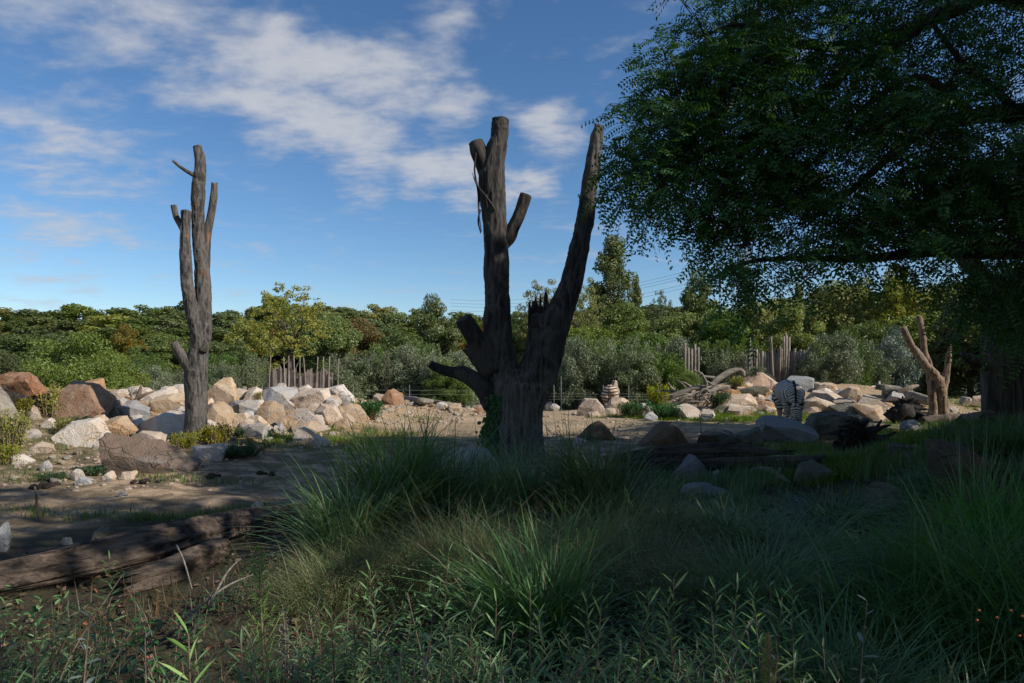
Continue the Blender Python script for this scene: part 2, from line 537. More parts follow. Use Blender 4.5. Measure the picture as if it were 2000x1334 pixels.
M['trunk_main'] = trunk_main_mat()
M['bark_grey'] = bark_mat('bark_grey', (0.040, 0.035, 0.030), (0.145, 0.127, 0.110), (0.18, 0.155, 0.13), 0.35, 1.6, 0.4)
M['bark_grey_trunk'] = ridge_bark(bark_mat('bark_grey_trunk', (0.034, 0.030, 0.027), (0.115, 0.102, 0.090), (0.15, 0.13, 0.112), 0.35, 1.6, 0.4), (0.165, 0.15, 0.134), (0.012, 0.011, 0.010))
M['wood_orange'] = bark_mat('bare_orange_wood', (0.10, 0.07, 0.048), (0.27, 0.185, 0.115), (0.22, 0.19, 0.15), 0.6, 1.2, 0.35)
M['wood_orange_trunk'] = ridge_bark(bark_mat('bare_orange_trunk', (0.10, 0.07, 0.048), (0.27, 0.185, 0.115), (0.20, 0.175, 0.14), 0.7, 1.2, 0.4), (0.30, 0.215, 0.14), (0.03, 0.022, 0.016))
M['log'] = bark_mat('log_wood', (0.06, 0.048, 0.04), (0.16, 0.125, 0.10), (0.24, 0.185, 0.145), 0.6, 0.9)
M['drift'] = bark_mat('driftwood', (0.13, 0.11, 0.085), (0.27, 0.235, 0.19), (0.34, 0.30, 0.25), 0.4, 1.2)
M['log_x'] = bark_mat('lying_log_wood', (0.026, 0.019, 0.015), (0.14, 0.104, 0.078), (0.20, 0.15, 0.115), 0.5, 1.1, axis=0)
M['log_dark'] = bark_mat('lying_dark_log', (0.02, 0.016, 0.013), (0.075, 0.06, 0.05), (0.11, 0.09, 0.075), 0.4, 1.1, axis=0)
M['drift_x'] = bark_mat('lying_driftwood', (0.13, 0.11, 0.085), (0.27, 0.235, 0.19), (0.34, 0.30, 0.25), 0.4, 1.2, axis=0)
M['root'] = bark_mat('charred_root', (0.016, 0.014, 0.012), (0.045, 0.038, 0.032), (0.07, 0.058, 0.048), 0.3, 1.3)
M['bark_tree'] = bark_mat('bark_live_tree', (0.022, 0.018, 0.015), (0.06, 0.05, 0.04), (0.075, 0.065, 0.055), 0.3, 0.8)
M['bark_far'] = bark_mat('bark_far_tree', (0.05, 0.042, 0.034), (0.10, 0.085, 0.07), (0.11, 0.10, 0.085), 0.3, 0.6)
M['bark_dark_trunk'] = bark_mat('bark_furrowed', (0.030, 0.026, 0.022), (0.10, 0.085, 0.07), (0.13, 0.11, 0.09), 0.4, 0.7)
M['board'] = bark_mat('weathered_board', (0.17, 0.135, 0.115), (0.30, 0.245, 0.21), (0.34, 0.29, 0.26), 0.5, 1.4, depth=0.01)
M['twig'] = bark_mat('twig_wood', (0.10, 0.07, 0.05), (0.22, 0.16, 0.115), (0.27, 0.22, 0.17), 0.4, 2, depth=0.005)


def leaf_mat(name, c1, c2, trans=0.35, gloss=0.3, rough=0.45, objvar=0.25, yellow=None, yamt=0.0, sat=0.15):
    m, t, b, out = new_mat(name)
    g = nd(t, 'ShaderNodeNewGeometry'); oi = nd(t, 'ShaderNodeObjectInfo')
    r = g.outputs['Random Per Island']
    c = mixc(t, r, c1, c2)
    if yellow is not None:
        k = mth(t, 'FRACT', mth(t, 'MULTIPLY', r, 17.7))
        c = mixc(t, rng_map(t, k, 1 - yamt, 1 - yamt + 0.02), c, yellow)
    hv = nd(t, 'ShaderNodeHueSaturation'); t.links.new(c, hv.inputs['Color'])
    t.links.new(rng_map(t, oi.outputs['Random'], 0, 1, 1 - objvar, 1 + objvar), hv.inputs['Value'])
    t.links.new(rng_map(t, mth(t, 'FRACT', mth(t, 'MULTIPLY', oi.outputs['Random'], 5.7)), 0, 1, 0.5 - 0.012, 0.5 + 0.012), hv.inputs['Hue'])
    t.links.new(rng_map(t, mth(t, 'FRACT', mth(t, 'MULTIPLY', oi.outputs['Random'], 9.1)), 0, 1, 1 - sat, 1 + sat), hv.inputs['Saturation'])
    t.links.new(hv.outputs[0], b.inputs['Base Color'])
    b.inputs['Roughness'].default_value = rough; b.inputs['Specular IOR Level'].default_value = gloss
    tr = nd(t, 'ShaderNodeBsdfTranslucent')
    tcol = mixc(t, 1.0, hv.outputs[0], (1.25, 1.2, 0.55), 'MULTIPLY')
    t.links.new(tcol, tr.inputs[0])
    mx = nd(t, 'ShaderNodeMixShader'); mx.inputs[0].default_value = trans
    t.links.new(b.outputs[0], mx.inputs[1]); t.links.new(tr.outputs[0], mx.inputs[2])
    t.links.new(mx.outputs[0], out.inputs[0])
    return m


M['lf_dark'] = leaf_mat('leaf_dark', (0.072, 0.108, 0.030), (0.138, 0.168, 0.052))
M['lf_mid'] = leaf_mat('leaf_mid', (0.110, 0.155, 0.036), (0.195, 0.23, 0.062))
M['lf_yellow'] = leaf_mat('leaf_yellowgreen', (0.17, 0.20, 0.038), (0.27, 0.275, 0.065), yellow=(0.26, 0.21, 0.03), yamt=0.15)
M['lf_autumn'] = leaf_mat('leaf_autumn', (0.125, 0.125, 0.032), (0.19, 0.165, 0.045), yellow=(0.24, 0.11, 0.03), yamt=0.22)
M['lf_olive'] = leaf_mat('leaf_olive_grey', (0.108, 0.138, 0.066), (0.190, 0.220, 0.125), trans=0.2, gloss=0.4)
M['lf_bright'] = leaf_mat('leaf_bright', (0.075, 0.125, 0.026), (0.13, 0.18, 0.045))
M['lf_robinia'] = leaf_mat('leaf_robinia', (0.046, 0.118, 0.036), (0.088, 0.175, 0.052), trans=0.4, gloss=0.35, yellow=(0.10, 0.14, 0.03), yamt=0.03)
M['lf_poplar'] = leaf_mat('leaf_poplar', (0.075, 0.105, 0.035), (0.14, 0.165, 0.07), gloss=0.5)
M['lf_willow'] = leaf_mat('leaf_willow', (0.105, 0.195, 0.085), (0.19, 0.30, 0.14), trans=0.36, gloss=0.45)
M['lf_shoot'] = leaf_mat('leaf_shoot', (0.15, 0.25, 0.095), (0.26, 0.38, 0.165), trans=0.36, gloss=0.45)
M['lf_silver'] = leaf_mat('leaf_silver', (0.115, 0.150, 0.125), (0.19, 0.22, 0.19), trans=0.2, gloss=0.4)
M['lf_sprig'] = leaf_mat('leaf_feathery', (0.15, 0.27, 0.05), (0.25, 0.38, 0.09), trans=0.4)
M['lf_weed'] = leaf_mat('leaf_yellow_weed', (0.15, 0.19, 0.02), (0.26, 0.26, 0.035), yellow=(0.36, 0.27, 0.03), yamt=0.2)
M['lf_herb'] = leaf_mat('leaf_dark_herb', (0.03, 0.085, 0.028), (0.05, 0.12, 0.04))
M['grass_deep'] = leaf_mat('grass_deep', (0.055, 0.130, 0.048), (0.115, 0.205, 0.072), trans=0.34, gloss=0.4, yellow=(0.19, 0.17, 0.09), yamt=0.06)
M['grass_bright'] = leaf_mat('grass_bright', (0.055, 0.165, 0.028), (0.115, 0.24, 0.045), trans=0.4, gloss=0.4, yellow=(0.2, 0.19, 0.06), yamt=0.04)
M['grass_dry'] = leaf_mat('grass_dry', (0.13, 0.175, 0.07), (0.28, 0.30, 0.15), trans=0.38, gloss=0.3, yellow=(0.26, 0.17, 0.11), yamt=0.12)
M['grass_lawn'] = leaf_mat('grass_lawn', (0.075, 0.135, 0.018), (0.135, 0.20, 0.03), trans=0.35, gloss=0.3, yellow=(0.24, 0.20, 0.07), yamt=0.12)
M['litter'] = leaf_mat('dry_litter', (0.07, 0.055, 0.03), (0.15, 0.115, 0.065), trans=0.1, yellow=(0.28, 0.11, 0.05), yamt=0.08)


def plain(name, col, rough=0.8, metal=0.0, spec=0.25):
    m, t, b, _ = new_mat(name)
    v, oi = obj_vec(t)
    n = noise(t, v, 9, 4, 0.6)
    t.links.new(mixc(t, rng_map(t, n, 0.35, 0.65), tuple(x * 0.75 for x in col), tuple(min(1, x * 1.2) for x in col)), b.inputs['Base Color'])
    b.inputs['Roughness'].default_value = rough; b.inputs['Metallic'].default_value = metal; b.inputs['Specular IOR Level'].default_value = spec
    return m


M['wire'] = plain('galvanised_wire', (0.22, 0.22, 0.20), 0.6, 0.3)
M['steel'] = plain('pylon_steel', (0.22, 0.235, 0.25), 0.6, 0.3)
M['dung'] = plain('dung', (0.030, 0.022, 0.016), 0.95)
M['black_hair'] = plain('zebra_black_hair', (0.018, 0.014, 0.012), 0.7)
M['berry'] = plain('orange_berry', (0.62, 0.13, 0.015), 0.35, 0, 0.5)
M['pale_rail'] = plain('pale_rail', (0.42, 0.38, 0.33), 0.8)
M['spike'] = leaf_mat('foxtail_bristle', (0.22, 0.18, 0.05), (0.30, 0.26, 0.10), trans=0.4)
# ------------------------------------------------------------------ ground
def ground_mat():
    m, t, b, _ = new_mat('ground')
    tc = nd(t, 'ShaderNodeTexCoord'); v = tc.outputs['Object']
    def att(n):
        a = nd(t, 'ShaderNodeAttribute'); a.attribute_name = n
        return a.outputs['Fac']
    big = noise(t, v, 0.45, 5, 0.6, 0.3); mid = noise(t, v, 2.2, 5, 0.65); fine = noise(t, v, 14, 5, 0.7); grit = noise(t, v, 60, 3, 0.7)
    c = mixc(t, rng_map(t, big, 0.35, 0.65, smooth=True), (0.38, 0.265, 0.165), (0.46, 0.33, 0.215))
    c = mixc(t, rng_map(t, mid, 0.52, 0.72, 0, 0.65, smooth=True), c, (0.28, 0.19, 0.12))
    c = mixc(t, rng_map(t, fine, 0.55, 0.75, 0, 0.5), c, (0.17, 0.12, 0.085))
    c = mixc(t, rng_map(t, grit, 0.64, 0.72, 0, 0.6), c, (0.46, 0.40, 0.33))
    o = mixc(t, rng_map(t, mid, 0.4, 0.62), (0.42, 0.25, 0.115), (0.40, 0.29, 0.18))
    c = mixc(t, mth(t, 'MULTIPLY', att('orange'), rng_map(t, fine, 0.25, 0.6, 0.55, 1.0)), c, o)
    near_brown = mth(t, 'MULTIPLY', att('near_brown'), rng_map(t, mid, 0.36, 0.6, smooth=True))
    c = mixc(t, near_brown, c, (0.125, 0.08, 0.05))
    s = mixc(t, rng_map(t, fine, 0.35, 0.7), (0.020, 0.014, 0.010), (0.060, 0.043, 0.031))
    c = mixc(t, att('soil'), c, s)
    gg = mth(t, 'MULTIPLY', att('green'), rng_map(t, mth(t, 'ADD', mid, mth(t, 'MULTIPLY', fine, 0.4)), 0.52, 0.8, smooth=True))
    c = mixc(t, gg, c, (0.065, 0.085, 0.025))
    c = mixc(t, att('far'), c, (0.05, 0.06, 0.025))
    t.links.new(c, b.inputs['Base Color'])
    h = mth(t, 'ADD', mth(t, 'MULTIPLY', mid, 1.2), mth(t, 'ADD', mth(t, 'MULTIPLY', fine, 0.8), mth(t, 'MULTIPLY', grit, 0.25)))
    bump(t, b, h, 0.8, 0.07)
    b.inputs['Roughness'].default_value = 0.95
    return m


def axis(segs):
    out = []
    for a, b, st in segs:
        out.append(np.arange(a, b, st))
    return np.concatenate(out + [[segs[-1][1]]])


gx = axis([(-3000, -400, 400), (-400, -100, 20), (-100, -30, 5), (-30, -14, 0.8), (-14, 14, 0.14), (14, 30, 0.8), (30, 100, 5), (100, 400, 20), (400, 3000, 400)])
gy = axis([(-60, -4, 4), (-4, 1, 0.5), (1, 12, 0.1), (12, 30, 0.2), (30, 60, 1.2), (60, 200, 6), (200, 500, 30), (500, 4500, 400)])
GX, GY = np.meshgrid(gx, gy)
pp = np.stack([GX.ravel(), GY.ravel(), np.zeros(GX.size)], -1)
gz = ground(GX.ravel(), GY.ravel())
near = (1 - sst(pp[:, 1], 22, 30)) * (1 - sst(np.abs(pp[:, 0]), 14, 18))
rough = 0.018 * fbm(pp * 2.6, 31, 3) + 0.012 * vn(pp * 7.0, 37)
gz2 = gz + rough * near
mb = MB()
nx, ny = len(gx), len(gy)
ii = (np.arange(ny - 1)[:, None] * nx + np.arange(nx - 1)[None, :]).ravel()
mb.add(np.column_stack([pp[:, 0], pp[:, 1], gz2]), np.stack([ii, ii + 1, ii + nx + 1, ii + nx], -1))
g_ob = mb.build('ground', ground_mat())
tag(g_ob, 'sandy paddock ground with dark soil under the near plants', None, kind='structure')
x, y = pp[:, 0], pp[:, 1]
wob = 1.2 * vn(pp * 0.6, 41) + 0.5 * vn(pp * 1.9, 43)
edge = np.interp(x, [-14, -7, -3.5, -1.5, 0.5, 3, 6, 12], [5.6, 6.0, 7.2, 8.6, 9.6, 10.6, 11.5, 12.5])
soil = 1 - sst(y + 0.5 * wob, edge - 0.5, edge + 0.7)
orange = np.maximum((1 - sst(x + 0.6 * wob, -4.4, -2.2)) * sst(y, 13.4, 15.0), 0.85 * np.exp(-(((x + 4.6) / 3.2) ** 2 + ((y - 24.0) / 2.0) ** 2)))
orange = np.maximum(orange, 0.6 * sst(x, 5, 7) * sst(y, 19.5, 21)) * (1 - sst(y, 26, 30))
green = 0.25 + 0.9 * sst(y, 26.5, 30) + 0.8 * np.exp(-(((x - 5.2) / 2.3) ** 2 + ((y - 19.6) / 1.4) ** 2)) + 0.8 * sst(x, 7, 9) * (1 - sst(y, 18, 22)) \
    + 0.6 * np.exp(-(((x + 3.6) / 1.5) ** 2 + ((y - 15.6) / 1.0) ** 2)) + 0.6 * (1 - sst(x, -11, -6)) * (1 - sst(y, 12.0, 14.5))
near_brown = (1 - sst(y, 15.5, 18)) * 0.9  # darker brown patches over the nearer sand, fading out with distance
far = sst(y + 2 * wob, 28.0, 33.0)
for nm, arr in (('soil', soil), ('orange', orange), ('green', np.clip(green, 0, 1)), ('near_brown', near_brown), ('far', far)):
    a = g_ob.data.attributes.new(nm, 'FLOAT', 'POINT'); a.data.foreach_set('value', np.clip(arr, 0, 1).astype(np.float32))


# ------------------------------------------------------------------ dead trees
def tube_px(pts, Y, widths, **kw):
    """pts: (px, py, extra depth); widths in photo pixels"""
    V = [P(p[0], p[1], Y + (p[2] if len(p) > 2 else 0)) for p in pts]
    R = [w / 2 / F * (Y + (p[2] if len(p) > 2 else 0)) for w, p in zip(widths, pts)]
    return sweep(V, R, **kw)


def union(tubes, Y, voxel, amp, fx=13.0, fz=2.4, seed=0):
    """one continuous trunk: tubes fused, then furrowed along the grain"""
    m_ = MB()
    for pts, w in tubes:
        m_.add(*tube_px(pts, Y, w, nseg=36, step=.07, lump=.07, seed=int(pts[0][0]), jag=0))
    tmp = m_.build('tmp_trunk', None)
    md = tmp.modifiers.new('r', 'REMESH'); md.mode = 'VOXEL'; md.voxel_size = voxel
    ms = tmp.modifiers.new('s', 'SMOOTH'); ms.factor = .5; ms.iterations = 2
    me = bpy.data.meshes.new_from_object(tmp.evaluated_get(bpy.context.evaluated_depsgraph_get()))
    bpy.data.objects.remove(tmp)
    n = len(me.vertices)
    co = np.empty(n * 3, np.float32); me.vertices.foreach_get('co', co); co = co.reshape(-1, 3).astype(float)
    no = np.empty(n * 3, np.float32); me.vertices.foreach_get('normal', no); no = no.reshape(-1, 3)
    q = co * np.array([fx, fx, fz]); q = q + .6 * vn(co * np.array([4, 4, 2.0]), seed)[:, None]
    rid = 1 - 2 * np.abs(vn(q, seed + 1)); rid2 = 1 - 2 * np.abs(vn(q * np.array([2.1, 2.1, 3.0]), seed + 2))
    ridge = .65 * rid + .4 * rid2
    co = co + no * (amp * (.65 * rid + .4 * rid2) + .012 * fbm(co * 2.2, seed + 3, 3))[:, None]
    me.vertices.foreach_set('co', co.astype(np.float32).ravel())
    a_ = me.attributes.new('ridge', 'FLOAT', 'POINT'); a_.data.foreach_set('value', ridge.astype(np.float32))
    me.polygons.foreach_set('use_smooth', np.ones(len(me.polygons), bool))
    me.update()
    return me


def dead_tree(name, label, Y, base, parts, group=None):
    root = empty(name, base)
    tag(root, label, 'dead tree', group)
    for (nm, mat, tubes) in parts:
        if nm == 'trunk' and isinstance(tubes, tuple):
            me = union(*tubes); me.name = 'trunk'; me.materials.clear(); me.materials.append(mat)
            ob = link('trunk', me, root); ob.data.transform(__import__('mathutils').Matrix.Translation(-Vector(base)))
            continue
        m_ = MB()
        for tb in tubes:
            pts, w, kw = tb
            kk = dict(nseg=28, step=0.06, bark=0.06, lump=0.06, seed=len(nm) + int(pts[0][0]))
            kk.update(kw)
            m_.add(*tube_px(pts, Y, w, **kk))
        par = root
        if nm in ('bark_strip', 'bark_plate', 'knot'):
            par = [c for c in root.children if c.name.startswith('trunk')][0]
        ob = m_.build(nm, mat, par)
        ob.data.transform(__import__('mathutils').Matrix.Translation(-Vector(base)))
    return root


Yb = 11.6
bz = ground(0.05, Yb)
BARK = dict(nseg=96, step=0.035, bark=0.055, lump=0.07, kf=4.0, ks=2.6)
WOOD = dict(nseg=80, step=0.04, bark=0.03, lump=0.08, kf=3.0, ks=1.6)
spl = []
rs = np.random.default_rng(5)
for k in range(15):
    xx = 1034 + k * 3.0 + rs.uniform(-1, 1)
    hh = rs.uniform(10, 26) + (26 if k in (4, 7, 10, 11) else 0)
    spl.append(([(xx, 640, rs.uniform(-.14, .14)), (xx + rs.uniform(-1, 1), 610 - hh * .4, rs.uniform(-.12, .12)), (xx + rs.uniform(-2, 2), 610 - hh, rs.uniform(-.1, .1))],
                [9, 6, 0.8], dict(nseg=6, step=0.05, bark=0, lump=0.1)))
strips = lambda L: [(p, w, dict(nseg=8, step=0.05, bark=0.15, lump=0.3, flat=0.35)) for p, w in L]
big = dead_tree('dead_tree', 'big charred dead tree with two upright stems standing in the tall grass', Yb, (0.06, Yb, bz), [
    ('trunk', M['trunk_main'], ([
        ([(1014, 935), (1013, 890), (1012, 840), (1014, 790), (1018, 755), (1022, 725)], [118, 100, 94, 95, 100, 66]),
        ([(976, 915, .12), (975, 870, .12), (973, 810, .1), (974, 750, .06), (978, 700, .02)], [52, 44, 44, 46, 40]),
        ([(1000, 800), (990, 750), (977, 700), (972, 640), (970, 560), (969, 470), (964, 400), (961, 345), (968, 300), (976, 262), (978, 232)], [62, 62, 58, 53, 46, 43, 48, 49, 39, 31, 29]),
        ([(1026, 790), (1045, 740), (1063, 690), (1080, 640), (1098, 600), (1113, 562), (1126, 510), (1139, 450), (1147, 395), (1156, 330), (1164, 280), (1170, 244)], [72, 76, 68, 57, 46, 40, 36, 33, 32, 29, 24, 19]),
        ([(1046, 720, .05), (1052, 670, .05), (1056, 616, .03)], [50, 48, 42])], Yb, .018, .020, 13.0, 3.0, 7)),
    ('splintered_stub', M['bark_main'], spl),
    ('limb', M['bark_main'], [([(962, 385), (951, 335), (936, 298), (929, 277)], [30, 34, 32, 27], dict(BARK, nseg=48))]),
    ('limb', M['bark_main'], [([(982, 485), (994, 463), (1002, 445), (1014, 418), (1027, 381)], [18, 27, 24, 23, 24], dict(BARK, nseg=48, lump=0.12))]),
    ('limb', M['bark_main'], [([(966, 722, -.05), (945, 682, -.12), (925, 655, -.2), (904, 622, -.3)], [50, 44, 36, 32], dict(BARK, nseg=48))]),
    ('limb_stub', M['bark_main'], [([(958, 730, -.05), (935, 702, -.1), (917, 684, -.14)], [36, 30, 20], dict(BARK, nseg=32, jag=0.1))]),
    ('limb', M['bark_main'], [([(965, 790, -.02), (950, 766, -.05), (932, 746, -.1), (908, 731, -.15), (878, 726, -.2), (855, 719, -.25), (840, 711, -.3)],
                               [44, 38, 34, 30, 20, 18, 15], dict(BARK, nseg=40, lump=0.14))]),
    ('bark_strip', M['bark_main'], strips([([(930, 300, -.1), (927, 335, -.16), (934, 375, -.2), (935, 415, -.2), (940, 452, -.12)], [8, 9, 13, 8, 6])])),
    ('bark_strip', M['bark_main'], strips([([(922, 338, -.22), (932, 362, -.24), (950, 385, -.26), (968, 410, -.24)], [3, 10, 9, 6])])),
    ('bark_strip', M['bark_main'], strips([([(938, 410, -.1), (934, 432, -.12), (939, 456, -.08)], [9, 8, 5])])),
    ('bark_strip', M['bark_main'], strips([([(985, 270, -.05), (989, 285, -.06), (984, 305, -.04)], [3, 4, 4])])),
    ('bark_plate', M['bark_main'], strips([([(1135, 400, -.02), (1131, 430, -.03), (1129, 455, -.02)], [10, 9, 4])])),
])

Yl = 13.8
lb = P(382, 872, Yl); lb[2] = ground(lb[0], Yl)
BG = dict(nseg=56, step=0.04, bark=0.075, lump=0.07, kf=4.0, ks=2.8)
left_dead = dead_tree('dead_tree', 'tall slender grey-barked dead tree rising from the rock bank on the left', Yl, tuple(lb), [
    ('trunk', M['bark_grey_trunk'], ([
        ([(377, 890), (380, 860), (383, 800), (383, 745), (386, 700), (390, 672), (392, 655)], [56, 43, 39, 42, 38, 33, 36]),
        ([(390, 680), (394, 640), (397, 572), (393, 510), (387, 452), (387, 380), (391, 332), (390, 310), (385, 286)], [34, 35, 29, 24, 22, 23, 20, 18, 14]),
        ([(390, 660, -.03), (378, 622, -.16), (368, 572, -.24), (363, 510, -.25), (362, 452, -.25), (365, 412, -.22)], [26, 25, 21, 20, 19, 19])], Yl, .016, .016, 18.0, 4.2, 3)),
    ('limb', M['bark_grey'], [([(364, 462, -.12), (357, 445, -.13), (345, 425, -.14), (339, 401, -.15)], [16, 14, 11, 11], dict(BG, nseg=28))]),
    ('limb', M['bark_grey'], [([(389, 352, 0), (380, 343, -.05), (367, 336, -.08), (352, 326, -.1), (341, 317, -.12)], [12, 9, 7, 6, 5], dict(BG, nseg=20, jag=.06))]),
    ('limb', M['bark_grey'], [([(400, 548, .05), (401, 510, .1), (403, 465, .12), (411, 425, .14), (417, 390, .15), (419, 360, .15)], [14, 17, 16, 14, 14, 11], dict(BG, nseg=32, jag=.05))]),
    ('limb_stub', M['bark_grey'], [([(381, 742, -.03), (368, 714, -.08), (352, 690, -.12), (339, 669, -.15)], [30, 23, 18, 15], dict(BG, nseg=32))]),
    ('knot', M['bark_grey'], [([(396, 684, -.1), (402, 674, -.14), (404, 668, -.15)], [16, 10, 5], dict(BG, nseg=20))]),
    ('knot', M['bark_grey'], [([(405, 565, -.02), (411, 564, -.03)], [8, 4], dict(BG, nseg=12))]),
])

rb = hit(1832, 812); Yr = rb[1]
BR = dict(nseg=36, step=0.05, bark=0.05, lump=0.09, kf=3.0, ks=2.0)
right_dead = dead_tree('dead_tree', 'short forked dead tree with bare orange wood beside the furrowed trunk', Yr, tuple(rb), [
    ('trunk', M['wood_orange_trunk'], ([
        ([(1842, 824), (1840, 795), (1838, 765), (1833, 738)], [30, 21, 19, 18]),
        ([(1822, 820), (1822, 790), (1820, 760), (1825, 732)], [20, 13, 13, 12]),
        ([(1837, 755, -.05), (1826, 733, -.1), (1808, 713, -.12), (1792, 690, -.12), (1776, 668, -.12), (1764, 640, -.12)], [18, 16, 13, 13, 12, 10]),
        ([(1819, 775, .1), (1816, 745, .14), (1814, 715, .16), (1806, 690, .16), (1803, 660, .16), (1795, 618, .16)], [10, 11, 12, 11, 10, 8]),
        ([(1841, 765, .1), (1848, 735, .14), (1852, 705, .16), (1857, 672, .16)], [12, 11, 9, 4])], Yr, .022, .022, 15.0, 3.0, 5)),
    ('limb_stub', M['bark_grey'], [([(1806, 712, -.1), (1798, 706, -.14), (1794, 700, -.15)], [7, 5, 3], dict(nseg=10))]),
])


# ------------------------------------------------------------------ fallen timber
def log_thing(name, label, cat, specs, mat, base=None, group=None):
    """specs: list of (part name, points (world), radii, kwargs)"""
    pts0 = np.asarray(specs[0][1][0], float)
    base = base or (pts0[0], pts0[1], float(ground(pts0[0], pts0[1])))
    root = empty(name, base); tag(root, label, cat, group)
    for s in specs:
        nm, pts, r, kw = s[:4]
        mm = s[4] if len(s) > 4 else mat
        kk = dict(nseg=20, step=0.06, bark=0.07, lump=0.12, seed=int(abs(pts[0][0]) * 100) % 97)
        kk.update(kw)
        ob = MB().add(*sweep(pts, r, **kk)).build(nm, mm, root)
        ob.data.transform(__import__('mathutils').Matrix.Translation(-Vector(base)))
    return root


def gp(px, py, r=0.0, lift=0.0):
    """point on the ground under a photo pixel lifted by r"""
    a = hit(px, py, 60.0, r)
    a[2] += r + lift
    return a


LG = dict(nseg=84, step=0.04, bark=0.16, lump=0.18, kf=3.8, ks=0.8)
log_thing('fallen_log', 'long weathered grey log lying across the lower left corner', 'log', [
    ('log', [gp(-160, 1160, .10), gp(40, 1126, .10), gp(180, 1096, .11), gp(330, 1060, .12), gp(460, 1026, .12), gp(575, 1000, .1)], [.10, .115, .125, .135, .125, .08], dict(LG, jag=.5, bark=.24)),
    ('broken_branch', [gp(430, 1070, .1), gp(380, 1092, .1), gp(340, 1112, .09), gp(285, 1128, .08)], [.09, .10, .10, .09], dict(LG, nseg=40, jag=.25)),
], M['log_x'])
log_thing('fallen_log', 'dark half-buried log with dappled light behind the big dead tree', 'log', [
    ('log', [gp(1180, 897, .15), gp(1300, 890, .17), gp(1420, 884, .17), gp(1520, 884, .14)], [.05, .14, .13, .03], dict(LG, jag=.3))], M['log_dark'])
log_thing('fallen_log', 'second dark log lying in front of the dappled one', 'log', [
    ('log', [gp(1150, 922, .12), gp(1260, 910, .13), gp(1400, 906, .13), gp(1570, 902, .12), gp(1610, 890, .12)], [.02, .08, .08, .07, .02], LG)], M['log_dark'])
log_thing('fallen_branch', 'thin pale crooked branch on the dark grass near the grey wedge rock', 'branch', [
    ('branch', [gp(1460, 925, .05), gp(1482, 917, .08), gp(1505, 920, .07), gp(1525, 932, .05), gp(1543, 942, .03)], [.025, .04, .045, .035, .02], dict(nseg=14)),
    ('twig', [gp(1520, 928, .06), gp(1524, 912, .15), gp(1517, 896, .3)], [.02, .015, .008], dict(nseg=8))], M['drift'])
lp = gp(1724, 770, .25)
log_thing('fallen_log', 'grey split log lying behind the forked orange tree', 'log', [
    ('log', [gp(1724, 763, .22), gp(1750, 766, .22), gp(1780, 774, .2), gp(1815, 783, .18)], [.2, .21, .17, .14], dict(nseg=36, bark=.12, lump=.12)),
    ('branch_stub', [gp(1752, 768, .25), gp(1775, 758, .45), gp(1792, 753, .5)], [.1, .08, .05], dict(nseg=12), M['wood_orange'])], M['drift_x'])
log_thing('fallen_log', 'low dark log stretching from the upturned root to the furrowed trunk', 'log', [
    ('log', [gp(1800, 822, .12), gp(1840, 818, .14), gp(1890, 816, .14), gp(1935, 818, .12)], [.11, .13, .12, .1], dict(nseg=24))], M['log_x'])
log_thing('fallen_log', 'long thin driftwood pole beside flat pale rocks at the back of the sand', 'log', [
    ('log', [gp(780, 776, .08), gp(812, 781, .08), gp(845, 785, .07), gp(880, 790, .06), gp(905, 793, .05)], [.1, .11, .09, .07, .05], dict(nseg=16)),
    ('branch', [gp(838, 782, .08), gp(862, 778, .08), gp(885, 777, .06), gp(915, 779, .06)], [.06, .06, .05, .03], dict(nseg=10))], M['drift_x'])
sp = gp(848, 778, .1)
log_thing('upright_stick', 'short pale stick jutting up beside the driftwood pole', 'stick', [
    ('stick', [sp - [0, 0, .15], sp + [.2, 0, .18], sp + [.44, 0, .40]], [.045, .045, .035], dict(nseg=10))], M['drift'])
sp = gp(262, 787, .05)
log_thing('dry_branch', 'dark forked branch poking out of the pale rocks', 'branch', [
    ('stick', [sp - [0.05, 0, .15], sp + [.1, 0, .18], sp + [.17, 0, .42]], [.05, .05, .025], dict(nseg=10)),
    ('twig', [sp + [.05, 0, .08], sp + [.25, 0, .2], sp + [.42, .1, .27]], [.045, .04, .02], dict(nseg=8)),
    ('twig', [sp + [.0, 0, .05], sp + [-.12, 0, .12], sp + [-.22, 0, .14]], [.03, .02, .01], dict(nseg=8))], M['twig'])
sp = gp(622, 770, .05); sp = P(466, 765, 20.5)
log_thing('dry_stump_root', 'small gnarled grey root behind the pale boulders', 'root', [
    ('root', [sp + [-.25, 0, -.3], sp + [-.1, 0, -.05], sp + [-.2, 0, .17]], [.1, .08, .03], dict(nseg=12)),
    ('root', [sp + [.1, 0, -.3], sp + [.12, 0, -.02], sp + [.2, 0, .15]], [.1, .1, .05], dict(nseg=12))], M['drift'])
# leaning grey trunk at the left edge
log_thing('leaning_trunk', 'grey leaning trunk foot at the left edge below the orange boulder', 'log', [
    ('trunk', [P(-60, 745, 13.2), P(-15, 790, 13.0), P(20, 840, 12.8), P(62, 893, 12.6)], [.34, .3, .24, .1], dict(nseg=44, bark=.09, lump=.1))], M['drift'])
log_thing('log_chunk', 'dark log chunk under the orange boulder at the left edge', 'log', [
    ('log', [P(10, 782, 13.9), P(45, 782, 14.0), P(80, 785, 14.1)], [.19, .2, .15], dict(nseg=28, bark=.12, lump=.2, jag=.15))], M['root'])

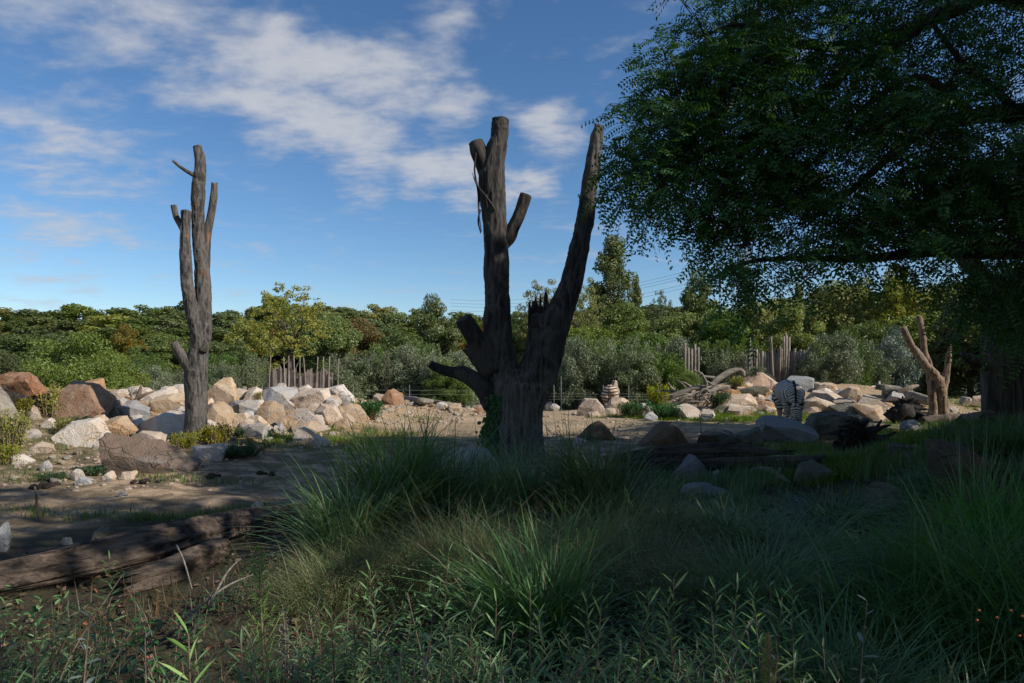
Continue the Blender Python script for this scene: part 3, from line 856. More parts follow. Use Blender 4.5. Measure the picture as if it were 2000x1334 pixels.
# tangle of bleached branches on the right bank
Yt = 22.2
def bp(px, py, dy=0.0):
    return P(px, py, Yt + dy)
T1 = dict(nseg=14, step=0.08, bark=.06, lump=.14)
tb = hit(1370, 806); 
log_thing('driftwood_tangle', 'heap of bleached crooked branches on the right rock bank', 'branch pile', [
    ('branch', [bp(1310, 774), bp(1335, 766), bp(1362, 758), bp(1392, 760), bp(1425, 756)], [0.073, 0.092, 0.099, 0.086, 0.053], T1),
    ('branch', [bp(1383, 758, .1), bp(1400, 742, .2), bp(1425, 726, .3), bp(1442, 722, .35), bp(1452, 727, .3), bp(1452, 736, .3)], [0.073, 0.092, 0.086, 0.066, 0.059, 0.046], T1),
    ('branch', [bp(1395, 738, .3), bp(1375, 735, .3), bp(1364, 728, .3), bp(1355, 722, .2)], [0.053, 0.040, 0.033, 0.020], T1),
    ('branch', [bp(1377, 760, -.1), bp(1380, 748, -.15), bp(1375, 737, -.2), bp(1370, 729, -.2), bp(1362, 725, -.2)], [0.053, 0.040, 0.033, 0.030, 0.020], T1),
    ('branch', [bp(1318, 765, .1), bp(1310, 756, .1), bp(1304, 747, .1)], [0.059, 0.046, 0.026], T1),
    ('branch', [bp(1350, 756, .2), bp(1340, 749, .2), bp(1331, 745, .2)], [0.046, 0.033, 0.020], T1),
    ('branch', [bp(1325, 790, -.2), bp(1345, 780, -.3), bp(1365, 770, -.3), bp(1390, 764, -.3), bp(1405, 756, -.2)], [0.040, 0.059, 0.066, 0.066, 0.046], T1),
    ('branch', [bp(1368, 783, -.3), bp(1366, 770, -.4), bp(1374, 760, -.4), bp(1385, 764, -.4), bp(1384, 778, -.4), bp(1373, 791, -.4)], [0.026, 0.033, 0.033, 0.033, 0.030, 0.020], T1),
    ('branch', [bp(1395, 764, -.3), bp(1392, 778, -.3), bp(1382, 790, -.3), bp(1376, 800, -.4)], [0.066, 0.073, 0.046, 0.020], T1),
    ('branch', [bp(1345, 792, -.3), bp(1348, 780, -.2), bp(1352, 766, -.1), bp(1362, 762, 0)], [0.033, 0.040, 0.040, 0.033], T1),
    ('branch', [bp(1318, 785, -.1), bp(1338, 777, -.1), bp(1352, 788, -.2), bp(1372, 782, -.2)], [0.026, 0.040, 0.033, 0.026], T1),
    ('branch', [bp(1280, 764, .2), bp(1296, 763, .2), bp(1318, 768, .1)], [0.020, 0.026, 0.040], T1),
] + [
    ('twig', [bp(a_, b_, c_), bp(a_ + d_ * .5, b_ + e_ * .5 - 3, c_ - .1), bp(a_ + d_, b_ + e_, c_)], [.028, .022, .01], dict(nseg=7, step=.1, lump=.2, seed=i_))
    for i_, (a_, b_, c_, d_, e_) in enumerate([(1305, 782, -.3, 40, -14), (1318, 792, -.4, 34, -22), (1335, 772, -.2, 45, 16), (1350, 770, -.4, -36, 18), (1362, 792, -.5, 24, -30), (1390, 790, -.4, -30, -20), (1400, 770, -.3, -50, 10), (1340, 758, 0, -20, -16), (1380, 762, -.2, 40, -14), (1410, 762, -.2, 22, 18), (1325, 778, -.4, 50, 8), (1358, 776, -.5, 40, -6), (1345, 800, -.4, 22, -34), (1376, 786, -.5, -48, 2), (1392, 752, .1, -24, -10), (1315, 770, 0, -26, 12)])
]+[
], M['drift_x'], base=tuple(tb))

# upturned root plates
def root_plate(name, label, px0, py0, px1, py1, seed, n, Y=None, mat='root', rr=(.03, .09)):
    r = np.random.default_rng(seed)
    c = hit((px0 + px1) / 2, py1)
    Yc = (Y or c[1]) + 0.25
    w = (px1 - px0) / F * Yc; h = (py1 - py0) / F * Yc
    ctr = P((px0 + px1) / 2, (py0 + py1) / 2, Yc)
    base = (ctr[0], ctr[1], float(ground(ctr[0], ctr[1])))
    root = empty(name, base); tag(root, label, 'root stump')
    core = MB()
    core.add(*sweep([ctr + [-w * .3, .1, -h * .45], ctr + [-w * .1, 0, -h * .1], ctr + [w * .1, .05, h * .12]], [h * .30, h * .34, h * .16], nseg=40, step=.04, bark=.35, lump=.5, seed=seed))
    core.add(*sweep([ctr + [w * .1, .2, -h * .4], ctr + [w * .2, .1, -h * .2], ctr + [w * .3, .1, -h * .25]], [h * .2, h * .27, h * .14], nseg=32, step=.04, bark=.35, lump=.5, seed=seed + 1))
    ob = core.build('root_mass', M[mat], root); ob.data.transform(__import__('mathutils').Matrix.Translation(-Vector(base)))
    for k in range(n):
        a = r.uniform(0, 2 * np.pi); d = np.array([np.cos(a) * w * .5, r.uniform(-.4, .1), np.sin(a) * h * .5])
        if ctr[2] + d[2] < base[2]: d[2] = base[2] - ctr[2]
        p0 = ctr + d * .25; p1 = ctr + d * .65 + r.normal(size=3) * .05; p2 = ctr + d * r.uniform(.85, 1.05) + r.normal(size=3) * .05
        ob = MB().add(*sweep([p0, p1, p2], [rr[1], rr[1] * .6, rr[0] * .5], nseg=8, step=.06, lump=.25, bark=.1, seed=seed + k)).build('root', M[mat], root)
        ob.data.transform(__import__('mathutils').Matrix.Translation(-Vector(base)))
    return root


root_plate('upturned_root', 'spiky black upturned root in front of the forked orange tree', 1732, 774, 1806, 828, 4, 46)
root_plate('upturned_root', 'big charred root mass slumped against the mossy boulder', 1625, 818, 1731, 890, 9, 44, rr=(.03, .07))


# furrowed trunk at the right edge (its crown joins the canopy)
Yf = 12.6
fb = P(1968, 872, Yf); fb[2] = ground(fb[0], Yf)
fur = empty('furrowed_tree', tuple(fb)); tag(fur, 'thick deeply furrowed dark trunk at the right edge', 'tree')
mfur = MB()
mfur.add(*tube_px([(1985, 890), (1978, 850), (1975, 790), (1975, 720), (1980, 640), (1990, 540)], Yf, [130, 92, 84, 86, 96, 84], nseg=90, step=.06, bark=.2, lump=.12, kf=2.4, ks=.8, seed=4))
for k, (a, w) in enumerate([(1932, 26), (1948, 24), (1964, 28), (1984, 24), (2004, 30)]):
    mfur.add(*tube_px([(a - 4, 880, -.42), (a, 830, -.36), (a + 1, 770, -.34), (a + 3, 700, -.3), (a + 10, 640, -.2)], Yf, [w * 1.5, w, w * .9, w, w * .8], nseg=30, step=.06, bark=.14, lump=.2, seed=30 + k))
tr = mfur.build('trunk', M['bark_dark_trunk'], fur); tr.data.transform(__import__('mathutils').Matrix.Translation(-Vector(fb)))
for pts, w in (([(1945, 720, -.2), (1920, 708, -.4), (1895, 700, -.6), (1878, 690, -.8)], [30, 26, 20, 8]), ([(1990, 640), (2010, 560), (2060, 470), (2120, 380)], [70, 60, 50, 30]),
               ([(1985, 650), (1950, 590, .3), (1900, 520, .6), (1840, 470, 1)], [50, 40, 30, 14])):
    lo = MB().add(*tube_px(pts, Yf, w, nseg=24, step=.08, bark=.12, lump=.12)).build('limb', M['bark_dark_trunk'], fur)
    lo.data.transform(__import__('mathutils').Matrix.Translation(-Vector(fb)))
# ------------------------------------------------------------------ boulders
ICO = {}
def ico(sub):
    if sub not in ICO:
        bm = bmesh.new(); bmesh.ops.create_icosphere(bm, subdivisions=sub, radius=1.0)
        ICO[sub] = (np.array([v.co[:] for v in bm.verts]), np.array([[v.index for v in f.verts] for f in bm.faces]))
        bm.free()
    return ICO[sub]


def rock_shape(seed, outline=None, sub=4, depth=1.0, rough=1.0):
    """angular boulder in a unit box (x, z in -1..1); outline = convex front outline, (u, v) in 0..1, v downwards"""
    r = np.random.default_rng(seed)
    if outline is None:
        n = r.integers(5, 8)
        a = np.sort((np.arange(n) + r.uniform(-.32, .32, n)) / n * 2 * np.pi)
        pts = np.stack([np.cos(a), np.sin(a)], -1) * r.uniform(.85, 1.1, (n, 1))
    else:
        pts = np.array([(2 * u - 1, 1 - 2 * v) for u, v in outline])
        ctr = pts.mean(0)
        pts = pts - ctr
        a = np.arctan2(pts[:, 1], pts[:, 0]); pts = pts[np.argsort(a)]
    planes = []
    for k in range(len(pts)):
        p, q = pts[k], pts[(k + 1) % len(pts)]
        e = q - p; nrm = np.array([e[1], -e[0]]); nrm /= np.linalg.norm(nrm) + 1e-9
        d = float(nrm @ p)
        if d < 0.08: d = 0.08
        ty = r.uniform(-.38, .38)
        if nrm[1] > 0.6: ty = r.uniform(-.55, -.1)      # tops lean towards the viewer a little
        nn = np.array([nrm[0], ty, nrm[1]]); l = np.linalg.norm(nn)
        planes.append((nn / l, d / l * (1 + .05 * abs(ty))))
    for k in range(4):                                   # front and back facets
        s = -1 if k < 3 else 1
        nn = unit(np.array([r.uniform(-.75, .75), s, r.uniform(-.35, .6)]))
        planes.append((nn, depth * r.uniform(.62, .85)))
    for k in range(3):                                   # chipped corners
        nn = unit(r.normal(size=3)); planes.append((nn, r.uniform(.95, 1.15)))
    for ax_ in range(3):
        for s_ in (-1, 1):
            nn = np.zeros(3); nn[ax_] = s_; planes.append((nn, 1.25))
    PN = np.array([p[0] for p in planes]); PD = np.array([p[1] for p in planes])
    # corners of the solid cut out by the planes
    ijk = np.array([(i, j, k) for i in range(len(PN)) for j in range(i) for k in range(j)])
    A3 = PN[ijk]; det = np.linalg.det(A3); ok = np.abs(det) > 1e-3
    X3 = np.linalg.solve(A3[ok], PD[ijk][ok][..., None])[..., 0]
    X3 = X3[(X3 @ PN.T <= PD + 1e-5).all(1)]
    X3 = np.unique(np.round(X3, 3), axis=0)
    bm = bmesh.new()
    for p in X3: bm.verts.new(p)
    res = bmesh.ops.convex_hull(bm, input=bm.verts)
    junk = [e for e in res['geom_interior'] if isinstance(e, bmesh.types.BMVert)]
    if junk: bmesh.ops.delete(bm, geom=junk, context='VERTS')
    bmesh.ops.dissolve_limit(bm, angle_limit=math.radians(6), verts=bm.verts, edges=bm.edges)
    bmesh.ops.bevel(bm, geom=bm.edges[:], offset=.045, segments=2 if sub > 3 else 1, profile=.6, affect='EDGES', clamp_overlap=True)
    bmesh.ops.triangulate(bm, faces=bm.faces)
    bmesh.ops.subdivide_edges(bm, edges=bm.edges[:], cuts={2: 0, 3: 1, 4: 2, 5: 4}[sub] or 1, use_grid_fill=True)
    bmesh.ops.triangulate(bm, faces=bm.faces)
    bm.verts.index_update()
    V = np.array([v.co[:] for v in bm.verts]); Fc = np.array([[v.index for v in f.verts] for f in bm.faces])
    bm.free()
    k = fbm(V * 1.7 + seed * 3.1, seed, 3); k2 = fbm(V * 6.0 + seed, seed + 5, 3)
    # a few bedding steps
    ax = unit(np.array([r.uniform(-.4, .4), r.uniform(-.4, .4), 1.0]))
    st = np.abs(((V @ ax) * r.uniform(1.6, 3.0) + 0.35 * k) % 1.0 - 0.5) * 2
    V = V * (1 + rough * (0.04 * k + 0.022 * k2 - 0.05 * sst(st, .82, 1.0)))[:, None]
    lo, hi = V.min(0), V.max(0)
    V[:, 0] = (V[:, 0] - lo[0]) / (hi[0] - lo[0]) * 2 - 1
    V[:, 2] = (V[:, 2] - lo[2]) / (hi[2] - lo[2]) * 2 - 1
    V[:, 1] = V[:, 1] - (lo[1] + hi[1]) / 2
    V[:, 1] /= max(abs(V[:, 1]).max(), 1e-6)
    return V, Fc


def rock(x0, y0, x1, y1, mat, seed, label, outline=None, Y=None, dep=0.8, group=None, name='boulder', rough=1.0, bury=0.06):
    gw = 0.075 * (x1 - x0); x0 -= gw; x1 += gw; y0 -= 0.06 * (y1 - y0)
    cx = (x0 + x1) / 2
    h0 = hit(cx, y1) if Y is None else np.array([0, Y, 0.0])
    d = h0[1]
    w = (x1 - x0) / F * d; hgt = (y1 - y0) / F * d
    dd = dep * (0.5 * w + 0.5 * max(hgt, .5 * w))
    Yc = d + dd * 0.42
    w = (x1 - x0) / F * Yc
    ztop = CZ - (y0 - HOR) / F * Yc
    zbot = CZ - (y1 - HOR) / F * d
    gz_ = float(ground((cx - 1000) / F * Yc, Yc))
    if Y is None: zbot = min(zbot, gz_)
    zbot -= bury + 0.06 * (ztop - zbot)
    px = x1 - x0
    sub = 5 if px > 75 else (4 if px > 24 else 3)
    V, Fc = rock_shape(seed, outline, sub, 1.0, rough)
    V = V * np.array([w / 2, dd / 2, (ztop - zbot) / 2])
    V[:, 2] += (ztop - zbot) / 2
    V += 0.012 * np.minimum(1, w)* fbm(V * 9.0, seed + 2, 2)[:, None]
    ob = MB().add(V, None, Fc).build(name, M[mat])
    ob.data.set_sharp_from_angle(angle=math.radians(28))
    ob.location = ((cx - 1000) / F * Yc, Yc, zbot)
    tag(ob, label, 'boulder' if name == 'boulder' else 'stone', group)
    return ob


R = rock
# --- left bank
R(3, 729, 85, 772, 'orange', 1, 'large orange boulder perched on a dark log chunk at the left edge', [(.0, .15), (.2, 0), (.75, .02), (.95, .5), (1, 1), (.08, 1), (0, .5)], Y=13.8, bury=0)
R(116, 748, 208, 822, 'orange', 2, 'big rust-brown block leaning on the left bank, split by a dark shadow', [(.12, .15), (.5, .0), (.72, .05), (1, .7), (.95, .95), (.1, 1), (0, .6)])
R(162, 741, 205, 790, 'orange', 3, 'orange-edged upright slab behind the big rust-brown block', [(0, .15), (.75, 0), (.92, .1), (1, .6), (.9, 1), (0, 1)], Y=16.6)
R(121, 819, 226, 872, 'white', 4, 'pale wedge boulder with a brown nose below the rust-brown block', [(0, .45), (.22, .12), (.6, 0), (.85, .3), (1, .75), (.75, 1), (.15, .9)])
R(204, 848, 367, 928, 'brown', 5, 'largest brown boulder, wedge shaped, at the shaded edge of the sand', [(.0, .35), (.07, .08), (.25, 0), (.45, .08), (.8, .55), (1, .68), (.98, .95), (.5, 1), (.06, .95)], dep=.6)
R(210, 777, 245, 815, 'grey', 6, 'upright grey stone left of two lying side by side in the bank', [(0, .5), (.35, .02), (.9, 0), (1, .4), (.7, 1), (.1, .9)])
R(238, 784, 292, 822, 'grey', 7, 'grey slab with a dark front edge beside the upright grey stone', [(.05, .1), (.4, .0), (1, .35), (.95, .9), (.5, 1), (.0, .6)])
R(290, 770, 372, 809, 'tan', 8, 'long tan boulder just behind the slender dead trunk', [(0, .55), (.12, .22), (.6, 0), (1, .1), (1, .95), (.5, 1), (.05, .95)])
R(280, 806, 372, 856, 'white', 9, 'big whitish slab propped against the slender dead trunk', [(0, .7), (.12, .2), (.4, 0), (1, .05), (1, 1), (.3, 1)])
R(276, 762, 338, 790, 'white', 10, 'flat white slab above the long tan boulder', [(0, .8), (.3, .1), (.7, 0), (1, .3), (1, 1), (.1, 1)])
R(334, 751, 364, 771, 'white', 11, 'small rounded cream boulder behind the slender dead trunk', [(0, .6), (.1, .1), (.7, 0), (1, .3), (1, .9), (.1, 1)])
R(262, 842, 326, 866, 'tan', 12, 'flat pinkish slab in front of the big whitish slab', [(0, .5), (.3, 0), (.8, .15), (1, .6), (.95, 1), (.1, 1)])
R(254, 818, 280, 845, 'white', 13, 'small white block between the pale wedge and the whitish slab')
R(193, 815, 266, 852, 'tan', 14, 'tan broken rock partly hidden behind the pale wedge boulder')
R(220, 760, 252, 775, 'white', 15, 'low white stone leftmost on the back of the left bank')
R(250, 759, 274, 772, 'white', 16, 'low white stone second from left on the back of the bank')
R(276, 757, 294, 768, 'white', 17, 'low white stone third from left on the back of the bank')
R(80, 817, 108, 837, 'white', 18, 'round pale stone among yellow weeds on the left bank')
R(48, 839, 74, 856, 'white', 19, 'round pale stone just right of the leaning grey trunk')
R(56, 793, 77, 820, 'tan', 20, 'tan stone under the yellow-leaved bush at the left edge')
R(20, 888, 62, 907, 'white', 21, 'flat whitish stone at the foot of the leaning grey trunk')
R(66, 864, 108, 886, 'tan', 22, 'cracked tan stone between the leaning trunk and the big brown boulder')
R(380, 868, 436, 898, 'grey', 23, 'flat grey kerb-like stone at the foot of the slender dead trunk', [(0, .1), (.9, .0), (1, .5), (.95, 1), (.02, .95)])
R(434, 870, 467, 890, 'grey', 24, 'smaller grey stone joined to the flat kerb-like one', [(0, .2), (.8, .05), (1, .5), (.8, 1), (.1, 1)])
R(139, 917, 166, 937, 'white', 25, 'pointed white stone left of the largest brown boulder')
R(149, 931, 179, 947, 'grey', 26, 'low grey stone in front of the pointed white stone')
R(238, 920, 263, 936, 'tan', 27, 'small tan stone at the foot of the largest brown boulder')
R(77, 901, 103, 920, 'grey', 28, 'grey stone in the rubble below the cracked tan stone')
R(203, 921, 222, 936, 'white', 29, 'white stone tucked under the left end of the brown boulder')
R(232, 960, 251, 971, 'grey', 30, 'lone grey stone on the shaded sand below the brown boulder')
R(400, 740, 464, 797, 'tan', 31, 'tall tan boulder with craggy face right of the slender dead trunk', [(0, .85), (.1, .45), (.42, .05), (.8, 0), (.82, .25), (1, .65), (.8, 1), (.15, .95)])
R(400, 788, 452, 841, 'tan', 32, 'pinkish tan boulder touching the slender dead trunk on its right', [(0, .05), (.4, 0), (.85, .4), (1, .75), (.85, 1), (0, .95)])
R(443, 782, 500, 818, 'grey', 33, 'grey and tan boulder below the tall craggy one', [(0, .4), (.25, .08), (.6, 0), (1, .35), (.95, .85), (.4, 1), (.1, .85)])
R(450, 806, 488, 836, 'tan', 34, 'small dark tan boulder wedged below the grey and tan one')
R(482, 814, 526, 842, 'tan', 35, 'sloping tan boulder behind the white block')
R(475, 827, 520, 860, 'white', 36, 'squarish white block at the front of the left bank', [(0, .35), (.3, .05), (.8, 0), (1, .3), (.95, 1), (.25, .98)])
R(497, 786, 556, 834, 'tan', 37, 'rounded olive-tan boulder in the middle of the left bank', [(0, .4), (.2, .1), (.55, 0), (.9, .2), (1, .75), (.7, 1), (.3, 1), (.05, .8)])
R(511, 755, 576, 801, 'grey', 38, 'large smooth grey-white boulder in front of the picket boards', [(.02, .2), (.25, 0), (.8, .2), (1, .4), (.98, .9), (.7, 1), (.3, .8), (0, .6)])
R(474, 756, 518, 787, 'white', 39, 'cream boulder left of the large smooth grey-white one', [(0, .8), (.2, .25), (.6, 0), (1, .2), (1, .9), (.4, 1)])
R(575, 760, 641, 802, 'tan', 40, 'broad tan boulder right of the large smooth grey-white one', [(0, .6), (.1, .25), (.5, .05), (.9, 0), (1, .5), (.9, .9), (.3, 1)])
R(560, 760, 600, 775, 'white', 41, 'low pale stone at the foot of the picket boards')
R(637, 752, 690, 783, 'white', 42, 'grey-white ridge-shaped boulder right of the picket boards', [(0, .45), (.1, .2), (.55, 0), (.8, .3), (1, .75), (.85, 1), (.1, .95)])
R(597, 754, 642, 768, 'orange', 43, 'orange slab lying against the bottom of the picket boards')
R(634, 777, 662, 808, 'grey', 44, 'narrow grey slab standing between two tan boulders')
R(614, 790, 667, 832, 'tan', 45, 'jagged tan boulder at the right end of the left bank')
R(560, 800, 632, 842, 'white', 46, 'sloping grey-topped slab in the front of the left bank', [(0, .45), (.2, .05), (.6, 0), (.95, .5), (1, .95), (.5, 1), (.1, .95)])
R(548, 812, 583, 842, 'tan', 47, 'tan block at the left end of the sloping grey-topped slab')
R(572, 824, 622, 849, 'tan', 48, 'pinkish slab under the sloping grey-topped slab')
R(659, 789, 718, 822, 'tan', 49, 'squat tan boulder with a dark left face by the green weed', [(0, .5), (.08, .2), (.45, 0), (.75, .2), (1, .75), (.95, .98), (.3, 1), (.02, .9)])
R(577, 836, 647, 871, 'white', 50, 'white wedge boulder lying alone in front of the left bank', [(0, .7), (.08, .1), (.25, 0), (.7, .4), (1, .8), (.8, 1), (.05, .98)])
R(529, 832, 550, 846, 'white', 51, 'small pale stone behind the white wedge boulder')
R(711, 758, 735, 779, 'white', 52, 'pointed white stone on the ridge behind the green weed')
R(746, 761, 786, 791, 'orange', 53, 'tan pointed boulder on the ridge left of the driftwood pole', [(0, .6), (.35, 0), (.6, .12), (1, .6), (.95, 1), (.3, .9)])
R(731, 769, 757, 784, 'tan', 54, 'small tan stone left of the pointed boulder on the ridge')
R(775, 761, 815, 780, 'white', 55, 'flat pale slab at the left end of the driftwood pole')
R(805, 759, 848, 783, 'white', 56, 'larger pale slab above the driftwood pole')
R(929, 790, 953, 806, 'orange', 57, 'brick-red block at the sand edge beside the big dead tree')
R(848, 786, 874, 801, 'white', 58, 'white stone under the tip of the driftwood pole')
R(874, 788, 900, 804, 'tan', 59, 'tan stone right of the white one below the driftwood pole')
# --- middle and right bank
R(1064, 785, 1080, 800, 'white', 60, 'white stone right behind the big dead tree')
R(1075, 789, 1092, 803, 'grey', 61, 'slanting grey stone next to the white one behind the dead tree')
R(1130, 780, 1178, 813, 'tan', 62, 'blocky tan boulder nearest the far zebra', [(0, .75), (.08, .3), (.3, .02), (.75, 0), (1, .35), (.95, .95), (.1, 1)])
R(1188, 778, 1236, 806, 'tan', 63, 'rounded tan boulder hiding the far zebra legs', [(0, .7), (.15, .2), (.5, 0), (.85, .3), (1, .65), (.9, 1), (.1, 1)])
R(1178, 798, 1202, 812, 'white', 64, 'small pale stone between the two tan boulders by the far zebra')
R(1150, 804, 1172, 816, 'tan', 65, 'small tan stone under the blocky tan boulder')
R(1243, 789, 1275, 808, 'grey', 66, 'grey stone left of the driftwood heap')
R(1258, 806, 1282, 823, 'grey', 67, 'grey stone at the sand edge below the driftwood heap')
R(1284, 754, 1312, 782, 'grey', 68, 'grey boulder behind the left end of the driftwood heap')
R(1318, 791, 1366, 820, 'white', 69, 'white boulder with an orange right face below the driftwood heap', [(0, .15), (.3, .0), (.8, .1), (1, .4), (.97, .95), (.55, 1), (.25, .75)])
R(1369, 800, 1397, 824, 'white', 70, 'cluster-like pale stone right of the orange-faced white boulder')
R(1401, 771, 1474, 797, 'tan', 71, 'long flat tan slab in the middle of the right bank', [(0, .5), (.35, .1), (.75, 0), (1, .3), (.9, .95), (.2, 1)])
R(1406, 759, 1438, 779, 'orange', 72, 'brown block above the long flat tan slab')
R(1419, 790, 1472, 811, 'white', 73, 'pale rough slab in the bright grass', [(0, .8), (.15, .1), (.6, 0), (1, .6), (.9, 1), (.1, 1)])
R(1444, 755, 1498, 775, 'mossy', 74, 'greenish flat slab under the peaked boulder')
R(1440, 729, 1497, 761, 'orange', 75, 'peaked orange-brown boulder crowning the right bank', [(0, .75), (.35, .35), (.72, 0), (.85, .05), (1, .6), (.95, 1), (.1, 1)])
R(1482, 729, 1520, 758, 'tan', 76, 'tan slab sloping right from the peaked boulder', [(0, 0), (.25, 0), (1, .7), (.9, 1), (.1, 1)])
R(1506, 751, 1528, 770, 'orange', 77, 'small brown block left of the grazing zebra')
R(1475, 771, 1494, 785, 'tan', 78, 'small tan stone on the right bank under the greenish slab')
R(1496, 771, 1521, 786, 'grey', 79, 'small grey stone left of the grazing zebra')
R(1468, 782, 1517, 797, 'orange', 80, 'flat brown slab left of the grazing zebra forelegs')
R(1494, 760, 1515, 774, 'tan', 81, 'pointed tan stone beside the small brown block')
R(1495, 795, 1520, 808, 'white', 82, 'pale stone at the grass edge left of the grazing zebra')
R(1535, 735, 1588, 764, 'bluegrey', 83, 'flat-topped grey boulder standing behind the grazing zebra', [(0, .25), (.1, .05), (.7, 0), (.97, .12), (1, .95), (.05, 1)])
R(1594, 748, 1633, 769, 'tan', 84, 'cubic tan boulder right of the flat-topped grey one', [(0, .7), (.2, .1), (.7, 0), (.95, .35), (1, .9), (.1, 1)])
R(1580, 764, 1643, 790, 'tan', 85, 'long tan slab below the cubic tan boulder', [(0, .4), (.15, .05), (.7, .1), (1, .5), (.9, .95), (.3, .9)])
R(1628, 761, 1663, 783, 'grey', 86, 'grey-faced boulder on the right end of the long tan slab')
R(1645, 756, 1681, 788, 'tan', 87, 'tan boulder sloping right behind the grey-faced one')
R(1574, 776, 1631, 803, 'tan', 88, 'flat tan slab right beside the grazing zebra head', [(0, .2), (.3, 0), (.9, .4), (1, .6), (.97, 1), (.05, 1)])
R(1631, 778, 1677, 799, 'tan', 89, 'tan rock in the gap below the grey-faced boulder')
R(1676, 773, 1738, 811, 'tan', 90, 'large tan slab with a cut right end, rightmost on the right bank', [(0, .3), (.15, .02), (.6, .12), (1, .5), (.97, .9), (.8, 1), (.1, .75)])
R(1629, 789, 1684, 812, 'mossy', 91, 'lichen-green boulder at the front of the right bank')
R(1674, 790, 1721, 821, 'tan', 92, 'sunlit boulder with olive front below the large tan slab')
# --- in the shade
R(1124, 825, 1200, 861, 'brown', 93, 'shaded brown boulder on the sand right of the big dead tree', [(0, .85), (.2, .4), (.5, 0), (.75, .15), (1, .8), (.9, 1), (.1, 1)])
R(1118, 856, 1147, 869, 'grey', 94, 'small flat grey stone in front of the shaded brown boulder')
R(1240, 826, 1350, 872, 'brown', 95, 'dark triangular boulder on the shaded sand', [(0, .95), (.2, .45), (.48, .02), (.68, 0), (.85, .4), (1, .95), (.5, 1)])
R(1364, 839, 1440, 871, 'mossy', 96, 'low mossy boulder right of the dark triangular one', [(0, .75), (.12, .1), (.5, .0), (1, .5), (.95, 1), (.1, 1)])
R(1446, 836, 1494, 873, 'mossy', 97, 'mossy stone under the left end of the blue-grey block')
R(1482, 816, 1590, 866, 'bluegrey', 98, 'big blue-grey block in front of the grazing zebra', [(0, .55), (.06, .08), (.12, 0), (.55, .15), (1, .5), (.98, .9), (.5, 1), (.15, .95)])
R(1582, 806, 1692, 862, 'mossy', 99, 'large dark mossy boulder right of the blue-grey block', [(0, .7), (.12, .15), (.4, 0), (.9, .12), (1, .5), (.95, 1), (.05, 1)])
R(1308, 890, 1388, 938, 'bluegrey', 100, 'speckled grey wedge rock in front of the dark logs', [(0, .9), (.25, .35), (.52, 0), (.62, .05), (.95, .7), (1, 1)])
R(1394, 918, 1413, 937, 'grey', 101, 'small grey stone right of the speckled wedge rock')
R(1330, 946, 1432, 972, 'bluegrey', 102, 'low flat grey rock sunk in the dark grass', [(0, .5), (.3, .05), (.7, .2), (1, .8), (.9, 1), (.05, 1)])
R(1556, 900, 1620, 945, 'mossy', 103, 'shaded grey boulder behind the tall grass on the right')
R(1822, 835, 1857, 846, 'grey', 104, 'flat grey stone in the grass below the forked orange tree')
R(1764, 821, 1799, 848, 'bluegrey', 105, 'grey stone leaning on the spiky black root')
R(1731, 765, 1769, 788, 'grey', 106, 'pale grey boulder under the split log')
R(1779, 758, 1814, 776, 'tan', 107, 'low tan boulder between the split log and the forked tree')
R(1896, 774, 1934, 798, 'tan', 108, 'squarish tan boulder just left of the furrowed trunk')
R(1876, 776, 1902, 792, 'white', 109, 'pale stone left of the squarish tan boulder')
R(1874, 752, 1892, 762, 'white', 110, 'small pale stone on the rise behind the forked tree')
R(1911, 755, 1932, 766, 'white', 111, 'small pale stone on the rise next to the furrowed trunk')
R(1888, 806, 1922, 823, 'grey', 112, 'grey stone behind the low dark log near the furrowed trunk')
R(1855, 795, 1872, 806, 'white', 113, 'small pale stone right of the forked orange tree foot')
R(1866, 812, 1884, 824, 'bluegrey', 114, 'dark stone against the low dark log')
R(1735, 868, 1775, 893, 'mossy', 115, 'mottled stone in the sunlit grass beside the charred root mass')
R(1770, 880, 1812, 901, 'mossy', 116, 'low mossy stone at the front of the sunlit grass')
R(868, 880, 975, 940, 'grey', 117, 'pale speckled boulder half hidden by grass left of the big dead tree', [(0, .8), (.2, .25), (.45, 0), (.75, .1), (1, .6), (1, 1), (.05, 1)])
R(186, 1030, 218, 1062, 'mossy', 118, 'round stone on top of the long weathered log')
R(-10, 1025, 22, 1075, 'bluegrey', 119, 'grey stone cut by the left edge above the weathered log')
R(120, 1052, 140, 1066, 'bluegrey', 120, 'small grey stone beside the round one on the log')
R(495, 978, 518, 993, 'grey', 121, 'small stone at the far end of the weathered log')
R(1690, 948, 1770, 1000, 'mossy', 122, 'dark boulder under the grassy bank on the right')
R(1610, 962, 1660, 990, 'mossy', 123, 'shadowed grey stone catching a fleck of sun on the right')
# block of cut bank on the right (rotten stump side)
R(1825, 866, 1925, 985, 'stump', 124, 'tall brown stump-like block holding up the grassy bank', [(0, .1), (.1, 0), (.6, .1), (1, .3), (1, 1), (.05, 1)], dep=.9, rough=1.4)

